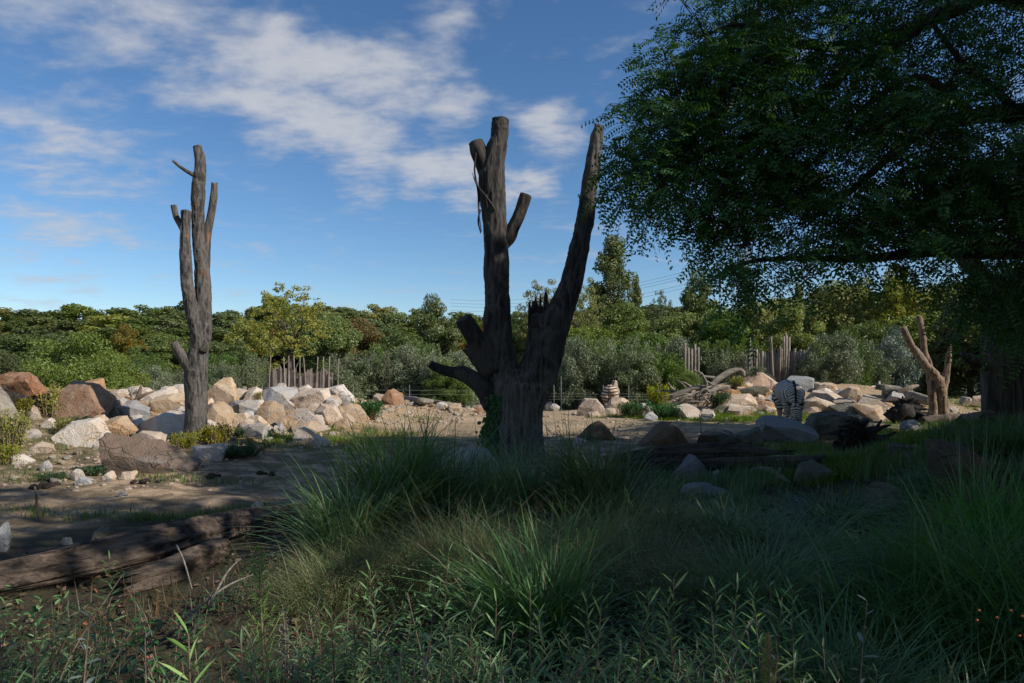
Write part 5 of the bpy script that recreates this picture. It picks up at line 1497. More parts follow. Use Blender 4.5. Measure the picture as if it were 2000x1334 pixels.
def plank(p0, p1, w, t_, seed, cut=0.06):
    """upright weathered board with a slanted broken top"""
    r = np.random.default_rng(seed)
    p0, p1 = np.array(p0, float), np.array(p1, float)
    n = 4
    V = []
    for k in range(n + 1):
        c = p0 + (p1 - p0) * k / n + np.array([r.normal() * .004, r.normal() * .004, 0])
        ww = w * (1 + .08 * r.normal())
        sl = (r.uniform(-cut, cut), r.uniform(-cut, cut)) if k == n else (0, 0)
        V += [c + [-ww / 2, -t_ / 2, sl[0]], c + [ww / 2, -t_ / 2, sl[1]], c + [ww / 2, t_ / 2, sl[1]], c + [-ww / 2, t_ / 2, sl[0]]]
    Q = []
    for k in range(n):
        a = 4 * k
        Q += [[a + i, a + (i + 1) % 4, a + 4 + (i + 1) % 4, a + 4 + i] for i in range(4)]
    a = 4 * n
    Q += [[a, a + 1, a + 2, a + 3], [3, 2, 1, 0]]
    return np.array(V), np.array(Q)


Yp = 30.0
pb = P(588, 760, Yp); pb[2] = ground(pb[0], Yp)
fence = empty('picket_fence', tuple(pb)); tag(fence, 'uneven grey picket boards standing behind the left rock bank', 'fence')
tops = [(530, 728), (535, 722), (539, 726), (544, 716), (549, 718), (554, 728), (559, 719), (564, 723), (568, 718), (573, 727), (577, 722), (583, 737), (588, 734), (592, 730), (597, 724), (602, 724), (607, 720), (612, 728), (617, 733), (621, 726), (625, 727), (629, 720), (633, 719), (638, 722), (643, 727), (650, 727), (524, 732)]
for k, (px, yt) in enumerate(tops):
    a, b = P(px, yt, Yp + rs.uniform(-.05, .05)), P(px, yt, Yp)
    a0 = a.copy(); a0[2] = pb[2] - .1
    ob = MB().add(*plank(a0, a, rs.uniform(.075, .115), .03, 900 + k)).build('board', M['board'], fence, smooth=False); ob.data.transform(Tm(pb))
for zz in (738, 757):
    a, b = P(523, zz, Yp + .06), P(652, zz, Yp + .06)
    ob = MB().add(*sweep([a, b], [.035, .035], nseg=6, step=1.5)).build('rail', M['pale_rail'], fence); ob.data.transform(Tm(pb))
for k, (px, yt, lean) in enumerate([(529, 694, -2), (554, 697, 4), (564, 695, 0), (586, 696, 3), (593, 699, 5), (621, 697, -3), (632, 697, -1), (644, 696, 0), (662, 700, 0), (574, 697, 1)]):
    a, b = P(px + lean, 765, Yp - .08), P(px, yt, Yp - .08)
    a[2] = pb[2] - .1
    m_ = (a + b) / 2 + [rs.normal() * .03, 0, 0]
    ob = MB().add(*sweep([a, m_, b], [.03, .026, .02], nseg=7, step=.3, lump=.25, seed=k)).build('stake', M['board'], fence); ob.data.transform(Tm(pb))

Yq = 28.0
qb = P(1520, 760, Yq); qb[2] = ground(qb[0], Yq)
pal = empty('palisade', tuple(qb)); tag(pal, 'tall dark palisade of split logs behind the right rock bank', 'fence')
k = 0
px = 1462.0
while px < 1582:
    yt = rs.uniform(678, 692)
    if 1503 < px < 1511 or 1531 < px < 1542: yt = rs.uniform(655, 662)
    a = P(px, yt, Yq + rs.uniform(-.08, .08)); a0 = a.copy(); a0[2] = qb[2] - .1
    r_ = rs.uniform(.045, .065)
    ob = MB().add(*sweep([a0, (a0 + a) / 2 + [rs.normal() * .015, 0, 0], a], [r_ * 1.1, r_, r_ * .9], nseg=8, step=.4, bark=.1, lump=.12, seed=k)).build('log', M['board'], pal); ob.data.transform(Tm(qb))
    px += rs.uniform(4.6, 6.4); k += 1
for k, (px, yt, lean) in enumerate([(1506, 657, 10), (1524, 675, 0), (1535, 650, -6), (1541, 658, -8), (1465, 660, 0)]):
    a, b = P(px + lean, 750, Yq - .3), P(px, yt, Yq - .3); a[2] = qb[2] - .1
    ob = MB().add(*sweep([a, (a + b) / 2 + [rs.normal() * .05, 0, 0], b], [.06, .05, .035], nseg=8, step=.3, lump=.3, seed=k)).build('stake', M['drift'], pal); ob.data.transform(Tm(qb))
# far palisade bits showing through the hedge
for i, (xa, xb, yt, lbl) in enumerate([(1338, 1365, 675, 'short run of grey palisade logs glimpsed through the hedge')]):
    b_ = P((xa + xb) / 2, 720, 32); b_[2] = ground(b_[0], 32)
    pe = empty('palisade', tuple(b_)); tag(pe, lbl, 'fence')
    for px in np.arange(xa, xb, 6.5):
        a = P(px, yt + rs.uniform(-6, 8), 31.4); a0 = a.copy(); a0[2] = b_[2] - .1
        ob = MB().add(*sweep([a0, a], [.06, .05], nseg=7, step=1, lump=.2, seed=int(px))).build('log', M['board'], pe); ob.data.transform(Tm(b_))

# wire fence in the dip
Yw = 29.2
wb = (0.0, Yw, float(ground(0, Yw)))
wf = empty('wire_fence', wb); tag(wf, 'thin wire fence in front of the hedge', 'fence')
for px in (150, 225, 300, 410, 512, 690, 800, 925, 1058, 1082, 1096, 1178, 1228, 1290, 1440):
    a = P(px, 735 if px in (1096,) else 752, Yw); a0 = a.copy(); a0[2] = ground(a[0], Yw) - .1
    ob = MB().add(*sweep([a0, a], [.014, .011], nseg=6, step=1)).build('post', M['wire'], wf); ob.data.transform(Tm(wb))
for yy, x0, x1 in ((756, 150, 525), (764, 150, 525), (759, 640, 960), (767, 640, 960), (765, 1058, 1440), (776, 1058, 1440), (770, 1058, 1440)):
    pts = [P(x_, yy + (x_ - 150) * .004 + (0 if i % 2 else 1.0), Yw) for i, x_ in enumerate(np.linspace(x0, x1, 8))]
    ob = MB().add(*sweep(pts, [.006] * 8, nseg=4, step=2)).build('wire', M['wire'], wf); ob.data.transform(Tm(wb))

# pale rail fence at the dark gap on the right
Yg = 30.0
rb_ = P(1705, 770, Yg); rb_[2] = ground(rb_[0], Yg)
rf = empty('rail_fence', tuple(rb_)); tag(rf, 'low pale rail with a post in the dark gap right of the silvery bushes', 'fence')
a = P(1717, 745, Yg); a0 = a.copy(); a0[2] = rb_[2] - .1
for nm, pts, r_ in (('post', [a0, a], .05), ('rail', [P(1660, 754, Yg), P(1716, 755, Yg)], .035), ('rail', [P(1660, 766, Yg), P(1716, 764, Yg)], .03)):
    ob = MB().add(*sweep(pts, [r_, r_], nseg=6, step=1)).build(nm, M['pale_rail'], rf); ob.data.transform(Tm(rb_))

# thin stakes standing in the sand
for (px, y0, y1, lbl) in ((68, 950, 1018, 'thin rusty stake at the edge of the shaded sand on the left'), (1366, 808, 866, 'thin dark stick standing beside the low mossy boulder')):
    b_ = hit(px + 5, y1)
    tp = P(px, y0, b_[1])
    st_ = MB().add(*sweep([b_ - [0, 0, .08], (b_ + tp) / 2 + [.008, 0, 0], tp], [.013, .012, .009], nseg=7, step=.1, lump=.1)).build('stake', M['twig'])
    rebase(st_, tuple(b_)); tag(st_, lbl, 'stake')

# ------------------------------------------------------------------ pylon and power lines
Yy = 300.0
yb = P(1453, 640, Yy); yb[2] = ground(yb[0], Yy)
py = empty('pylon', tuple(yb)); tag(py, 'steel lattice pylon rising behind the trees under the hanging canopy', 'pylon')
zt = P(1453, 512, Yy)[2]; zt2 = P(1453, 468, Yy)[2]; hz = zt - yb[2]
legs = {}
for sx in (-1, 1):
    for sy in (-1, 1):
        a = np.array([yb[0] + sx * 5.0, Yy + sy * 5.0, yb[2]]); b = np.array([yb[0] + sx * 1.3, Yy + sy * 1.3, zt])
        legs[sx, sy] = (a, b)
        ob = MB().add(*sweep([a, b], [.28, .2], nseg=4, step=60)).build('leg', M['steel'], py); ob.data.transform(Tm(yb))
br = MB()
lv = np.linspace(0, 1, 11) ** .8
for i in range(10):
    for (k0, k1) in (((-1, -1), (1, -1)), ((1, -1), (1, 1)), ((1, 1), (-1, 1)), ((-1, 1), (-1, -1))):
        A, B = legs[k0], legs[k1]
        a0 = A[0] + (A[1] - A[0]) * lv[i]; a1 = A[0] + (A[1] - A[0]) * lv[i + 1]; b0 = B[0] + (B[1] - B[0]) * lv[i]; b1 = B[0] + (B[1] - B[0]) * lv[i + 1]
        for s, e in ((a0, b1), (b0, a1), (a1, b1)):
            br.add(*sweep([s, e], [.13, .13], nseg=4, step=60))
ob = br.build('bracing', M['steel'], py); ob.data.transform(Tm(yb))
hd = MB()
c0 = np.array([yb[0], Yy, zt])
for i in range(6):
    for (sx, sy) in ((-1, -1), (1, -1), (1, 1), (-1, 1)):
        w0, w1 = 1.4 + .25 * i, 1.4 + .25 * (i + 1)
        z0, z1 = i * .9, (i + 1) * .9
        hd.add(*sweep([c0 + [sx * w0 - .3 * i * .3, sy * w0, z0], c0 + [-sy * w1 * 1.0 - .3 * i * .3, sx * w1, z1]], [.13, .13], nseg=4, step=60))
        hd.add(*sweep([c0 + [sx * w0 - .3 * i * .3, sy * w0, z0], c0 + [sx * w1 - .3 * i * .3, sy * w1, z1]], [.16, .16], nseg=4, step=60))
        hd.add(*sweep([c0 + [sx * w0 - .3 * i * .3, sy * w0, z0], c0 + [-sy * w0 - .3 * i * .3, sx * w0, z0]], [.13, .13], nseg=4, step=60))
hd.add(*sweep([c0 + [-1.5, 0, 5], c0 + [-1.5, 0, zt2 - zt]], [.12, .07], nseg=4, step=60))
ob = hd.build('head', M['steel'], py); ob.data.transform(Tm(yb))
for k, (ya, yl) in enumerate([(500, 585), (506, 592), (512, 598), (525, 606), (532, 613)]):
    a = P(1446, ya, Yy); b = P(880, yl, 420.0)
    t = np.linspace(0, 1, 9)[:, None]
    pts = a + (b - a) * t - np.array([0, 0, 1.0]) * (7.0 * 4 * t * (1 - t))
    cb = MB().add(*sweep(pts, [.06] * 9, nseg=4, step=40)).build('power_line', M['steel'])
    rebase(cb, tuple(pts[0])); tag(cb, 'thin power line running from the pylon over the trees', 'cable', 'power lines from the pylon')

# ------------------------------------------------------------------ zebras
def zebra_mat(name, white, warm, dk=(0.035, 0.03, 0.027)):
    m, t, b, _ = new_mat(name)
    a = nd(t, 'ShaderNodeAttribute'); a.attribute_name = 'phase'
    d = nd(t, 'ShaderNodeAttribute'); d.attribute_name = 'dark'
    v, oi = obj_vec(t, rnd=False)
    ph = mth(t, 'ADD', a.outputs['Fac'], mth(t, 'MULTIPLY', noise(t, v, 5.0, 2), 0.55))
    s = mth(t, 'SINE', mth(t, 'MULTIPLY', ph, 6.2832))
    f = rng_map(t, s, -0.12, 0.12, smooth=True)
    w = mixc(t, rng_map(t, noise(t, v, 3.0, 3), .4, .65), white, warm)
    c = mixc(t, f, dk, w)
    c = mixc(t, d.outputs['Fac'], c, (0.03, 0.024, 0.02))
    t.links.new(c, b.inputs['Base Color']); b.inputs['Roughness'].default_value = 0.7
    return m


def zebra(name, label, loc, heading, grazing, mat, sp=1.0):
    root = empty(name, loc, heading); tag(root, label, 'zebra')
    A = np.array
    tubes = []   # points, radii, stripe spacing, flat
    torso = ([(-.80, 0, .96), (-.72, 0, .98), (-.52, 0, 1.0), (-.25, 0, .945), (.05, 0, .92), (.32, 0, .945), (.52, 0, .97), (.68, 0, .95)], [.10, .235, .30, .305, .315, .30, .26, .14])
    if grazing:
        neck = ([(.46, 0, 1.02), (.70, -.01, .98), (.90, -.03, .87), (1.02, -.05, .74), (1.05, -.06, .66)], [.22, .19, .15, .12, .09])
        head = ([(1.02, -.05, .72), (1.11, -.06, .60), (1.15, -.06, .46), (1.17, -.06, .34), (1.18, -.06, .28)], [.08, .112, .09, .07, .058])
        ear0 = [A([1.06, -.13, .70]), A([1.06, .03, .70])]; eard = [A([.06, -.15, .06]), A([.06, .15, .06])]
    else:
        neck = ([(.44, 0, 1.03), (.68, 0, 1.12), (.84, 0, 1.22), (.95, 0, 1.33)], [.23, .18, .15, .12])
        head = ([(.90, 0, 1.36), (1.02, 0, 1.33), (1.20, 0, 1.22), (1.33, 0, 1.13), (1.38, 0, 1.10)], [.10, .115, .09, .07, .055])
        ear0 = [A([.93, -.07, 1.40]), A([.93, .07, 1.40])]; eard = [A([-.03, -.05, .17]), A([-.03, .05, .17])]
    tubes.append((*torso, .085, .88)); tubes.append((*neck, .075, .72)); tubes.append((*head, .05, .8))
    for sy in (-1, 1):
        st = .03 * sy
        tubes.append(([(.47, sy * .11, .92), (.48 + st, sy * .14, .72), (.50 + st, sy * .145, .56), (.50 + st, sy * .14, .42), (.50 + st, sy * .14, .20), (.50 + st, sy * .14, .09), (.52 + st, sy * .14, .0)], [.15, .11, .075, .058, .04, .045, .055], .06, 1.0))
        tubes.append(([(-.58, sy * .13, 1.0), (-.57 - st, sy * .165, .80), (-.50 - st, sy * .165, .64), (-.60 - st, sy * .155, .46), (-.59 - st, sy * .15, .24), (-.57 - st, sy * .15, .09), (-.54 - st, sy * .15, .0)], [.18, .20, .135, .068, .045, .048, .055], .075, 1.0))
    mb_ = MB()
    cen, rad_, arc, spc, kind_ = [], [], [], [], []
    for k, (pts, rd, s_, fl) in enumerate(tubes):
        mb_.add(*sweep(pts, rd, nseg=20, step=.04, flat=fl, cap='round'))
        c_, r_ = resample(pts, rd, .02)
        L_ = np.concatenate([[0], np.cumsum(np.linalg.norm(np.diff(c_, axis=0), axis=1))])
        cen.append(c_); rad_.append(r_); arc.append(L_ / s_ * sp); kind_.append(np.full(len(c_), k))
    tmp = mb_.build('zebra_tmp', None)
    md = tmp.modifiers.new('r', 'REMESH'); md.mode = 'VOXEL'; md.voxel_size = .017
    ms = tmp.modifiers.new('s', 'SMOOTH'); ms.factor = .6; ms.iterations = 5
    dg = bpy.context.evaluated_depsgraph_get()
    me = bpy.data.meshes.new_from_object(tmp.evaluated_get(dg))
    bpy.data.objects.remove(tmp)
    me.name = 'body'; me.materials.clear(); me.materials.append(mat)
    n = len(me.vertices)
    co = np.empty(n * 3, np.float32); me.vertices.foreach_get('co', co); co = co.reshape(-1, 3).astype(float)
    cen, rad_, arc, kind_ = map(np.concatenate, (cen, rad_, arc, kind_))
    ph = np.empty(n); kk = np.empty(n, int)
    for i in range(0, n, 2000):
        d_ = np.linalg.norm(co[i:i + 2000, None] - cen[None], axis=2) - rad_[None]
        j = np.argmin(d_, 1)
        ph[i:i + 2000] = arc[j]; kk[i:i + 2000] = kind_[j]
    # stripes on the barrel lean back over the haunch, wide there
    tor = kk == 0
    hx = np.clip((-.25 - co[:, 0]) / .5, 0, 1)
    ph[tor] = ((co[tor, 0] - .35 * hx[tor] * (co[tor, 2] - 1.1)) / .085 * (1 - .25 * hx[tor])) * sp
    haunch = (co[:, 0] < -.45) & (co[:, 2] > .55)
    ph[haunch] = (co[haunch, 2] * 1.0 - .15 * np.abs(co[haunch, 1])) / .125 * sp
    dark = np.zeros(n)
    dark[(co[:, 2] < .05)] = 1
    spine = (np.abs(co[:, 1]) < .018) & (co[:, 2] > .9) & (co[:, 0] < .5); dark[spine] = 1
    if grazing: dark[(co[:, 2] < .37) & (co[:, 0] > 1.02)] = .9
    else: dark[(co[:, 0] > 1.27)] = .9
    for nm, arr in (('phase', ph), ('dark', dark)):
        a_ = me.attributes.new(nm, 'FLOAT', 'POINT'); a_.data.foreach_set('value', arr.astype(np.float32))
    me.polygons.foreach_set('use_smooth', np.ones(len(me.polygons), bool))
    link('body', me, root)
    for k in range(2):
        p, d_ = ear0[k], eard[k]
        ob = MB().add(*sweep([p, p + d_ * .5, p + d_], [.03, .042, .008], nseg=10, step=.03, flat=.5)).build('ear', M['black_hair'], root)
    npts = np.array(neck[0]); nr = np.array(neck[1])
    up = unit(np.cross(np.gradient(npts, axis=0), [0, 1.0, 0])) * -1
    if up[0][2] < 0: up = -up
    crest = npts + up * (nr[:, None] * 1.0)
    mb2 = MB(); c_, w_ = resample(crest, nr * .35, .03)
    nup = unit(np.cross(np.gradient(c_, axis=0), [0, 1.0, 0])); nup = nup if nup[0] @ up[0] > 0 else -nup
    r = np.random.default_rng(3)
    for i in range(len(c_)):
        for q in range(5):
            o = np.array([0, r.uniform(-.015, .015), 0])
            mb2.add(*sweep([c_[i] - nup[i] * .03 + o, c_[i] + nup[i] * r.uniform(.025, .045) + o], [.01, .004], nseg=4, step=.2))
    mb2.build('mane', M['black_hair'], root)
    tl = MB(); tl.add(*sweep([(-.80, 0, 1.0), (-.87, 0, .88), (-.88, 0, .66), (-.87, .01, .5)], [.035, .026, .02, .02], nseg=8, step=.05))
    for q in range(24):
        a = r.uniform(0, 6.28); tl.add(*sweep([(-.875, .01, .56), (-.875 + .02 * np.cos(a), .01 + .02 * np.sin(a), .42), (-.87 + .025 * np.cos(a), .01 + .03 * np.sin(a), r.uniform(.22, .32))], [.007, .006, .002], nseg=4, step=.2))
    tl.build('tail', M['black_hair'], root)
    return root


M['zebra'] = zebra_mat('zebra_coat', (0.60, 0.54, 0.46), (0.50, 0.42, 0.33))
zl = P(1549, 850, 16.6); 
zebra('zebra', 'zebra grazing with lowered head behind the blue-grey block', (6.92, 17.0, float(ground(6.92, 17.0)) - .01), math.radians(-103), True, M['zebra'], 1.3)
X2 = (1195 - 1000) / F * 28.2
zebra('zebra', 'zebra seen from behind beyond the rounded tan boulder', (X2 + .05, 28.6, -.36), math.radians(74), False, zebra_mat('zebra_dusty_coat', (0.50, 0.40, 0.30), (0.44, 0.33, 0.235), (0.075, 0.052, 0.04)), 1.0)
g2 = float(ground(X2 + .05, 28.6)); bpy.data.objects['zebra.001'].location.z = g2 - .01
# ------------------------------------------------------------------ near grasses
rs = np.random.default_rng(606)


def clump_mesh(seed, n, L, W, lean, droop, rb_, mat, seg=5, lvar=.35):
    r = np.random.default_rng(seed)
    a = r.uniform(0, 2 * np.pi, n); q = rb_ * np.sqrt(r.random(n)) * (1 + .35 * np.sin(3 * a + seed))
    base = np.stack([np.cos(a) * q, np.sin(a) * q, np.full(n, -.03)], -1)
    az = a + r.normal(size=n) * .7
    # locks of blades combed the same way, and a few flattened or broken ones
    lock = r.integers(0, 14, n); ldir = r.uniform(0, 2 * np.pi, 14); lw = r.uniform(0, .8, 14)
    dx = np.cos(az) * (1 - lw[lock]) + np.cos(ldir[lock]) * lw[lock]; dy = np.sin(az) * (1 - lw[lock]) + np.sin(ldir[lock]) * lw[lock]
    az = np.arctan2(dy, dx) + r.normal(size=n) * .2
    ln = np.abs(r.normal(size=n)) * lean * (.3 + q / rb_) * (1 + .5 * r.normal(size=14)[lock])
    ln = np.clip(ln, 0, 1.5)
    flat_ = r.random(n) < .10
    ln[flat_] += r.uniform(.4, 1.0, flat_.sum())
    Lb = L * r.uniform(1 - lvar * 1.5, 1 + lvar * .4, n) * (1 + .18 * r.normal(size=14)[lock])
    return MB().add(*blades(base, az, ln, droop * r.uniform(.3, 1.5, n), Lb, W * r.uniform(.5, 1.4, n), seg, r.normal(size=n) * .6)).mesh('blades', M[mat], smooth=False)


CL = {
    'arch_a': clump_mesh(1, 1200, 1.2, .013, .34, 1.5, .28, 'grass_deep', 6),
    'arch_b': clump_mesh(2, 1000, 1.1, .012, .40, 1.7, .30, 'grass_deep', 6),
    'bright': clump_mesh(3, 1500, 1.05, .010, .42, 1.9, .34, 'grass_bright', 6),
    'upright': clump_mesh(4, 260, 1.25, .011, .26, .5, .25, 'grass_deep', 5),
    'dry': clump_mesh(5, 2400, .75, .0045, .45, 2.0, .30, 'grass_dry', 6),
    'dry_b': clump_mesh(6, 2000, .65, .0045, .5, 2.1, .30, 'grass_dry', 6),
    'tuft': clump_mesh(7, 260, .32, .008, .45, 1.2, .10, 'grass_lawn', 4),
}
# seed heads for the dry tussocks: fine specks at the ends of hair-thin culms
def seed_heads(seed, n, L, mat):
    r = np.random.default_rng(seed)
    a = r.uniform(0, 2 * np.pi, n); ln = np.abs(r.normal(size=n)) * .45
    C, D = [], []
    for k in range(n):
        phi = ln[k]
        p = np.zeros(3)
        for s in range(8):
            phi += .22
            p = p + L / 8 * r.uniform(.9, 1.1) * np.array([np.sin(phi) * np.cos(a[k]), np.sin(phi) * np.sin(a[k]), np.cos(phi)])
            if s >= 4:
                C.append(p + r.normal(size=(5, 3)) * .022)
    C = np.concatenate(C); D = rand_dirs(r, len(C))
    return MB().add(*leafs(C, D, rand_dirs(r, len(C)), .010, .005)).mesh('seed_heads', M[mat], smooth=False)


CL['seeds'] = seed_heads(8, 420, .82, 'grass_dry')


def tussock(name, kind, px, py, Y, s, label, cat='grass tussock', heads=False, sz=None, group=None):
    X = (px - 1000) / F * Y
    root = empty(name, (X, Y, float(ground(X, Y))), rs.uniform(0, 6.28), (s, s, sz or s)); tag(root, label, cat, group)
    link('blades', CL[kind], root)
    if heads: link('seed_heads', CL['seeds'], root)
    return root


for kind, px, Y, s, sz, heads, lbl in [
    ('arch_a', 770, 6.3, 1.05, 1.0, False, 'large dark green arching tussock left of the big dead tree'),
    ('arch_b', 690, 5.7, 1.0, .8, False, 'spreading dark tussock at the left end of the tall grass'),
    ('arch_b', 870, 6.6, .95, .95, False, 'dark green tussock just in front of the pale speckled boulder'),
    ('upright', 830, 6.9, .95, .95, False, 'thin upright reeds left of the big dead tree'),
    ('upright', 940, 6.4, .8, .72, False, 'thin upright reeds at the foot of the big dead tree'),
    ('arch_a', 1010, 6.9, .95, .75, False, 'dark tussock right against the big dead tree foot'),
    ('arch_a', 1165, 6.7, 1.0, .9, False, 'dark green tussock right of the big dead tree'),
    ('upright', 1120, 7.2, .85, .8, False, 'thin upright reeds right of the big dead tree'),
    ('arch_b', 1255, 6.0, .85, .55, False, 'arching tussock below the speckled wedge rock'),
    ('dry', 900, 4.9, 1.05, 1.05, True, 'drooping pale tussock in the centre of the near grass'),
    ('dry_b', 1010, 4.6, 1.0, .95, True, 'tan drooping tussock right of the central pale one'),
    ('dry', 1150, 5.1, 1.05, 1.05, True, 'feathery brownish tussock with fine seed heads'),
    ('dry_b', 1260, 4.7, 1.1, 1.0, True, 'reddish-brown feathery tussock right of the fine-seeded one'),
    ('dry', 1300, 5.6, .95, .9, True, 'feathery dry tussock behind the reddish-brown one'),
    ('dry_b', 760, 5.0, .95, .85, True, 'dull brown tussock at the left of the near grass'),
    ('dry_b', 640, 4.7, .9, .7, True, 'dark dry tussock beside the end of the weathered log'),
    ('arch_b', 1050, 4.0, .8, .7, False, 'low green tussock in front of the feathery ones'),
    ('arch_a', 1420, 5.6, .85, .42, False, 'dark tussock in the shade right of the feathery grass'),
    ('arch_b', 1540, 5.0, .95, .5, False, 'dark tussock in the deepest shade'),
    ('arch_a', 1480, 4.2, .8, .5, False, 'shadowed tussock above the tall willow shoots'),
    ('arch_b', 1640, 6.2, .8, .35, False, 'shadowed grass below the mossy boulders'),
    ('dry_b', 1400, 4.4, 1.0, .8, True, 'very dark feathery tussock in the shade'),
    ('bright', 1880, 4.1, 1.1, .72, False, 'big bright green drooping tussock at the right edge'),
    ('bright', 1760, 3.7, .9, .55, False, 'bright green tussock left of the big drooping one'),
    ('bright', 2010, 3.6, 1.1, .75, False, 'bright green tussock cut by the right edge'),
    ('bright', 1960, 5.0, 1.0, .55, False, 'green drooping tussock below the grassy bank'),
    ('arch_a', 1900, 6.6, .7, .3, False, 'dark grass on top of the grassy bank'),
    ('arch_b', 1990, 7.0, .7, .35, False, 'dark grass on the bank at the right edge'),
    ('upright', 1930, 5.4, .7, .6, False, 'thin pale stalks on the right bank'),
    ('arch_b', 1700, 4.8, .85, .45, False, 'dark tussock left of the bright green ones'),
    ('arch_b', 1850, 2.7, .8, .55, False, 'shadowed grass in the lower right corner'),
    ('arch_a', 1640, 2.9, .75, .5, False, 'shadowed grass near the pale-leaved stems'),
]:
    tussock('grass_tussock', kind, px, 0, Y, s, lbl, heads=heads, sz=sz)


# ------------------------------------------------------------------ willow shoots
def shoot_mesh(seed, h, nl, ll, lw, stems, mat, spread=.12, up=.75, whorl=False):
    r = np.random.default_rng(seed)
    sm, C, D, N, L = MB(), [], [], [], []
    for k in range(stems):
        a = r.uniform(0, 6.28); b = np.array([np.cos(a), np.sin(a), 0]) * spread * r.random()
        hh = h * (1 if k == 0 else r.uniform(.55, .95))
        lean = np.array([np.cos(a), np.sin(a), 0]) * spread * r.uniform(.3, 1.6)
        m_ = b + lean * .35 + [0, 0, hh * .55]; e = b + lean + [0, 0, hh]
        sm.add(*sweep([b - [0, 0, .05], m_, e], [.005, .004, .0015], nseg=5, step=.12))
        t = np.linspace(.22, 1.0, nl)
        ax = np.where(t[:, None] < .55, b + (m_ - b) * (t[:, None] / .55), m_ + (e - m_) * ((t[:, None] - .55) / .45))
        ang = np.arange(nl) * 2.4 + r.uniform(0, 6)
        side = np.stack([np.cos(ang), np.sin(ang), np.zeros(nl)], -1)
        uu = up * (.45 + 1.3 * t ** 3)[:, None]
        d = unit(side + np.array([0, 0, 1.0]) * uu + .12 * r.normal(size=(nl, 3)))
        C.append(ax); D.append(d); N.append(unit(np.array([0, 0, 1.0]) - side * .3 + .3 * r.normal(size=(nl, 3)))); L.append(ll * r.uniform(.75, 1.2, nl) * (1 - .35 * t ** 4))
    C, D, N, L = map(np.concatenate, (C, D, N, L))
    return (sm.mesh('stems', M['twig']), MB().add(*leafs(C, D, N, L, L * lw, True, .18)).mesh('leaves', M[mat], smooth=True))


SH = {
    'w1': shoot_mesh(1, .9, 32, .09, .13, 5, 'lf_willow'), 'w2': shoot_mesh(2, .9, 34, .085, .13, 7, 'lf_willow', .2), 'w3': shoot_mesh(3, .9, 30, .095, .12, 4, 'lf_willow', .16),
    'w4': shoot_mesh(4, .9, 34, .085, .14, 8, 'lf_willow', .26), 'tall': shoot_mesh(5, .95, 34, .12, .125, 1, 'lf_shoot', .05),
    's1': shoot_mesh(6, .8, 26, .045, .36, 4, 'lf_silver', .12, .6), 's2': shoot_mesh(7, .8, 22, .05, .36, 3, 'lf_silver', .15, .5),
    'pale': shoot_mesh(8, .9, 12, .075, .26, 1, 'lf_silver', .1, .45), 'leafy': shoot_mesh(9, .7, 14, .075, .55, 4, 'lf_herb', .2, .25),
}


def shoot(name, kind, px, ytip, Y, label, cat='shrub', group=None, mat=None, wide=1.0):
    X = (px - 1000) / F * Y; g = float(ground(X, Y))
    h = CZ - (ytip - HOR) / F * Y - g
    s = h / (.8 if kind[0] == 's' else .7 if kind == 'leafy' else .95 if kind == 'tall' else .9)
    root = empty(name, (X, Y, g), rs.uniform(0, 6.28), (max(s, .7) * wide, max(s, .7) * wide, s)); tag(root, label, cat, group)
    a = link('stems', SH[kind][0], root); b = link('leaves', SH[kind][1], root)
    if mat:
        b.material_slots[0].link = 'OBJECT'; b.material_slots[0].material = M[mat]
    return root


for kind, px, yt, Y, lbl in [
    ('tall', 1310, 1118, 2.6, 'tall single willow shoot right of the middle bottom'), ('tall', 1400, 1128, 2.5, 'tall leafy willow shoot second right of the middle'),
    ('tall', 1425, 1135, 2.55, 'willow shoot leaning beside the tall leafy one'), ('tall', 1480, 1160, 2.4, 'willow shoot left of the bristly spike'), ('tall', 1508, 1148, 2.7, 'dark willow shoot behind the bristly spike'),
    ('tall', 1032, 1168, 2.5, 'willow shoot at the middle bottom'), ('tall', 1175, 1160, 2.5, 'slim willow shoot left of the tall single one'), ('tall', 1215, 1172, 2.45, 'willow shoot next to the slim one'),
    ('tall', 845, 1085, 3.0, 'bluish willow shoot rising into the pale grass'), ('tall', 815, 1130, 2.8, 'willow shoot left of the bluish one'), ('tall', 725, 1125, 2.9, 'willow shoot above the lower left thicket'),
    ('tall', 636, 1158, 2.8, 'willow shoot right of the feathery sprig'), ('tall', 960, 1190, 2.5, 'willow shoot left of the middle bottom'), ('tall', 1090, 1195, 2.5, 'willow shoot just right of the middle bottom'),
    ('tall', 1555, 1165, 2.5, 'willow shoot just left of the pale oval-leaved stems'), ('tall', 1350, 1175, 2.35, 'willow shoot between the tall single one and the leafy one'), ('tall', 1255, 1150, 2.6, 'willow shoot left of the tall single one'), ('tall', 1130, 1180, 2.4, 'willow shoot left of the slim one'), ('tall', 905, 1165, 2.6, 'willow shoot right of the bluish one'), ('tall', 770, 1160, 2.6, 'willow shoot right of the lower left thicket'), ('tall', 670, 1185, 2.5, 'low willow shoot right of the feathery sprig'), ('tall', 90, 1185, 2.6, 'willow shoot near the lower left corner'), ('tall', 585, 1200, 2.5, 'low willow shoot just beside the feathery sprig'), ('tall', 30, 1165, 2.7, 'willow shoot in the lower left corner'), ('tall', 205, 1100, 3.4, 'thin leafy stem in front of the weathered log'), ('tall', 395, 1260, 1.7, 'pale bright shoot near the lower left bottom'),
]:
    shoot('willow_shoot', kind, px, yt, Y, lbl, 'shoot', mat='lf_sprig' if 'pale bright' in lbl else None)
k = 0
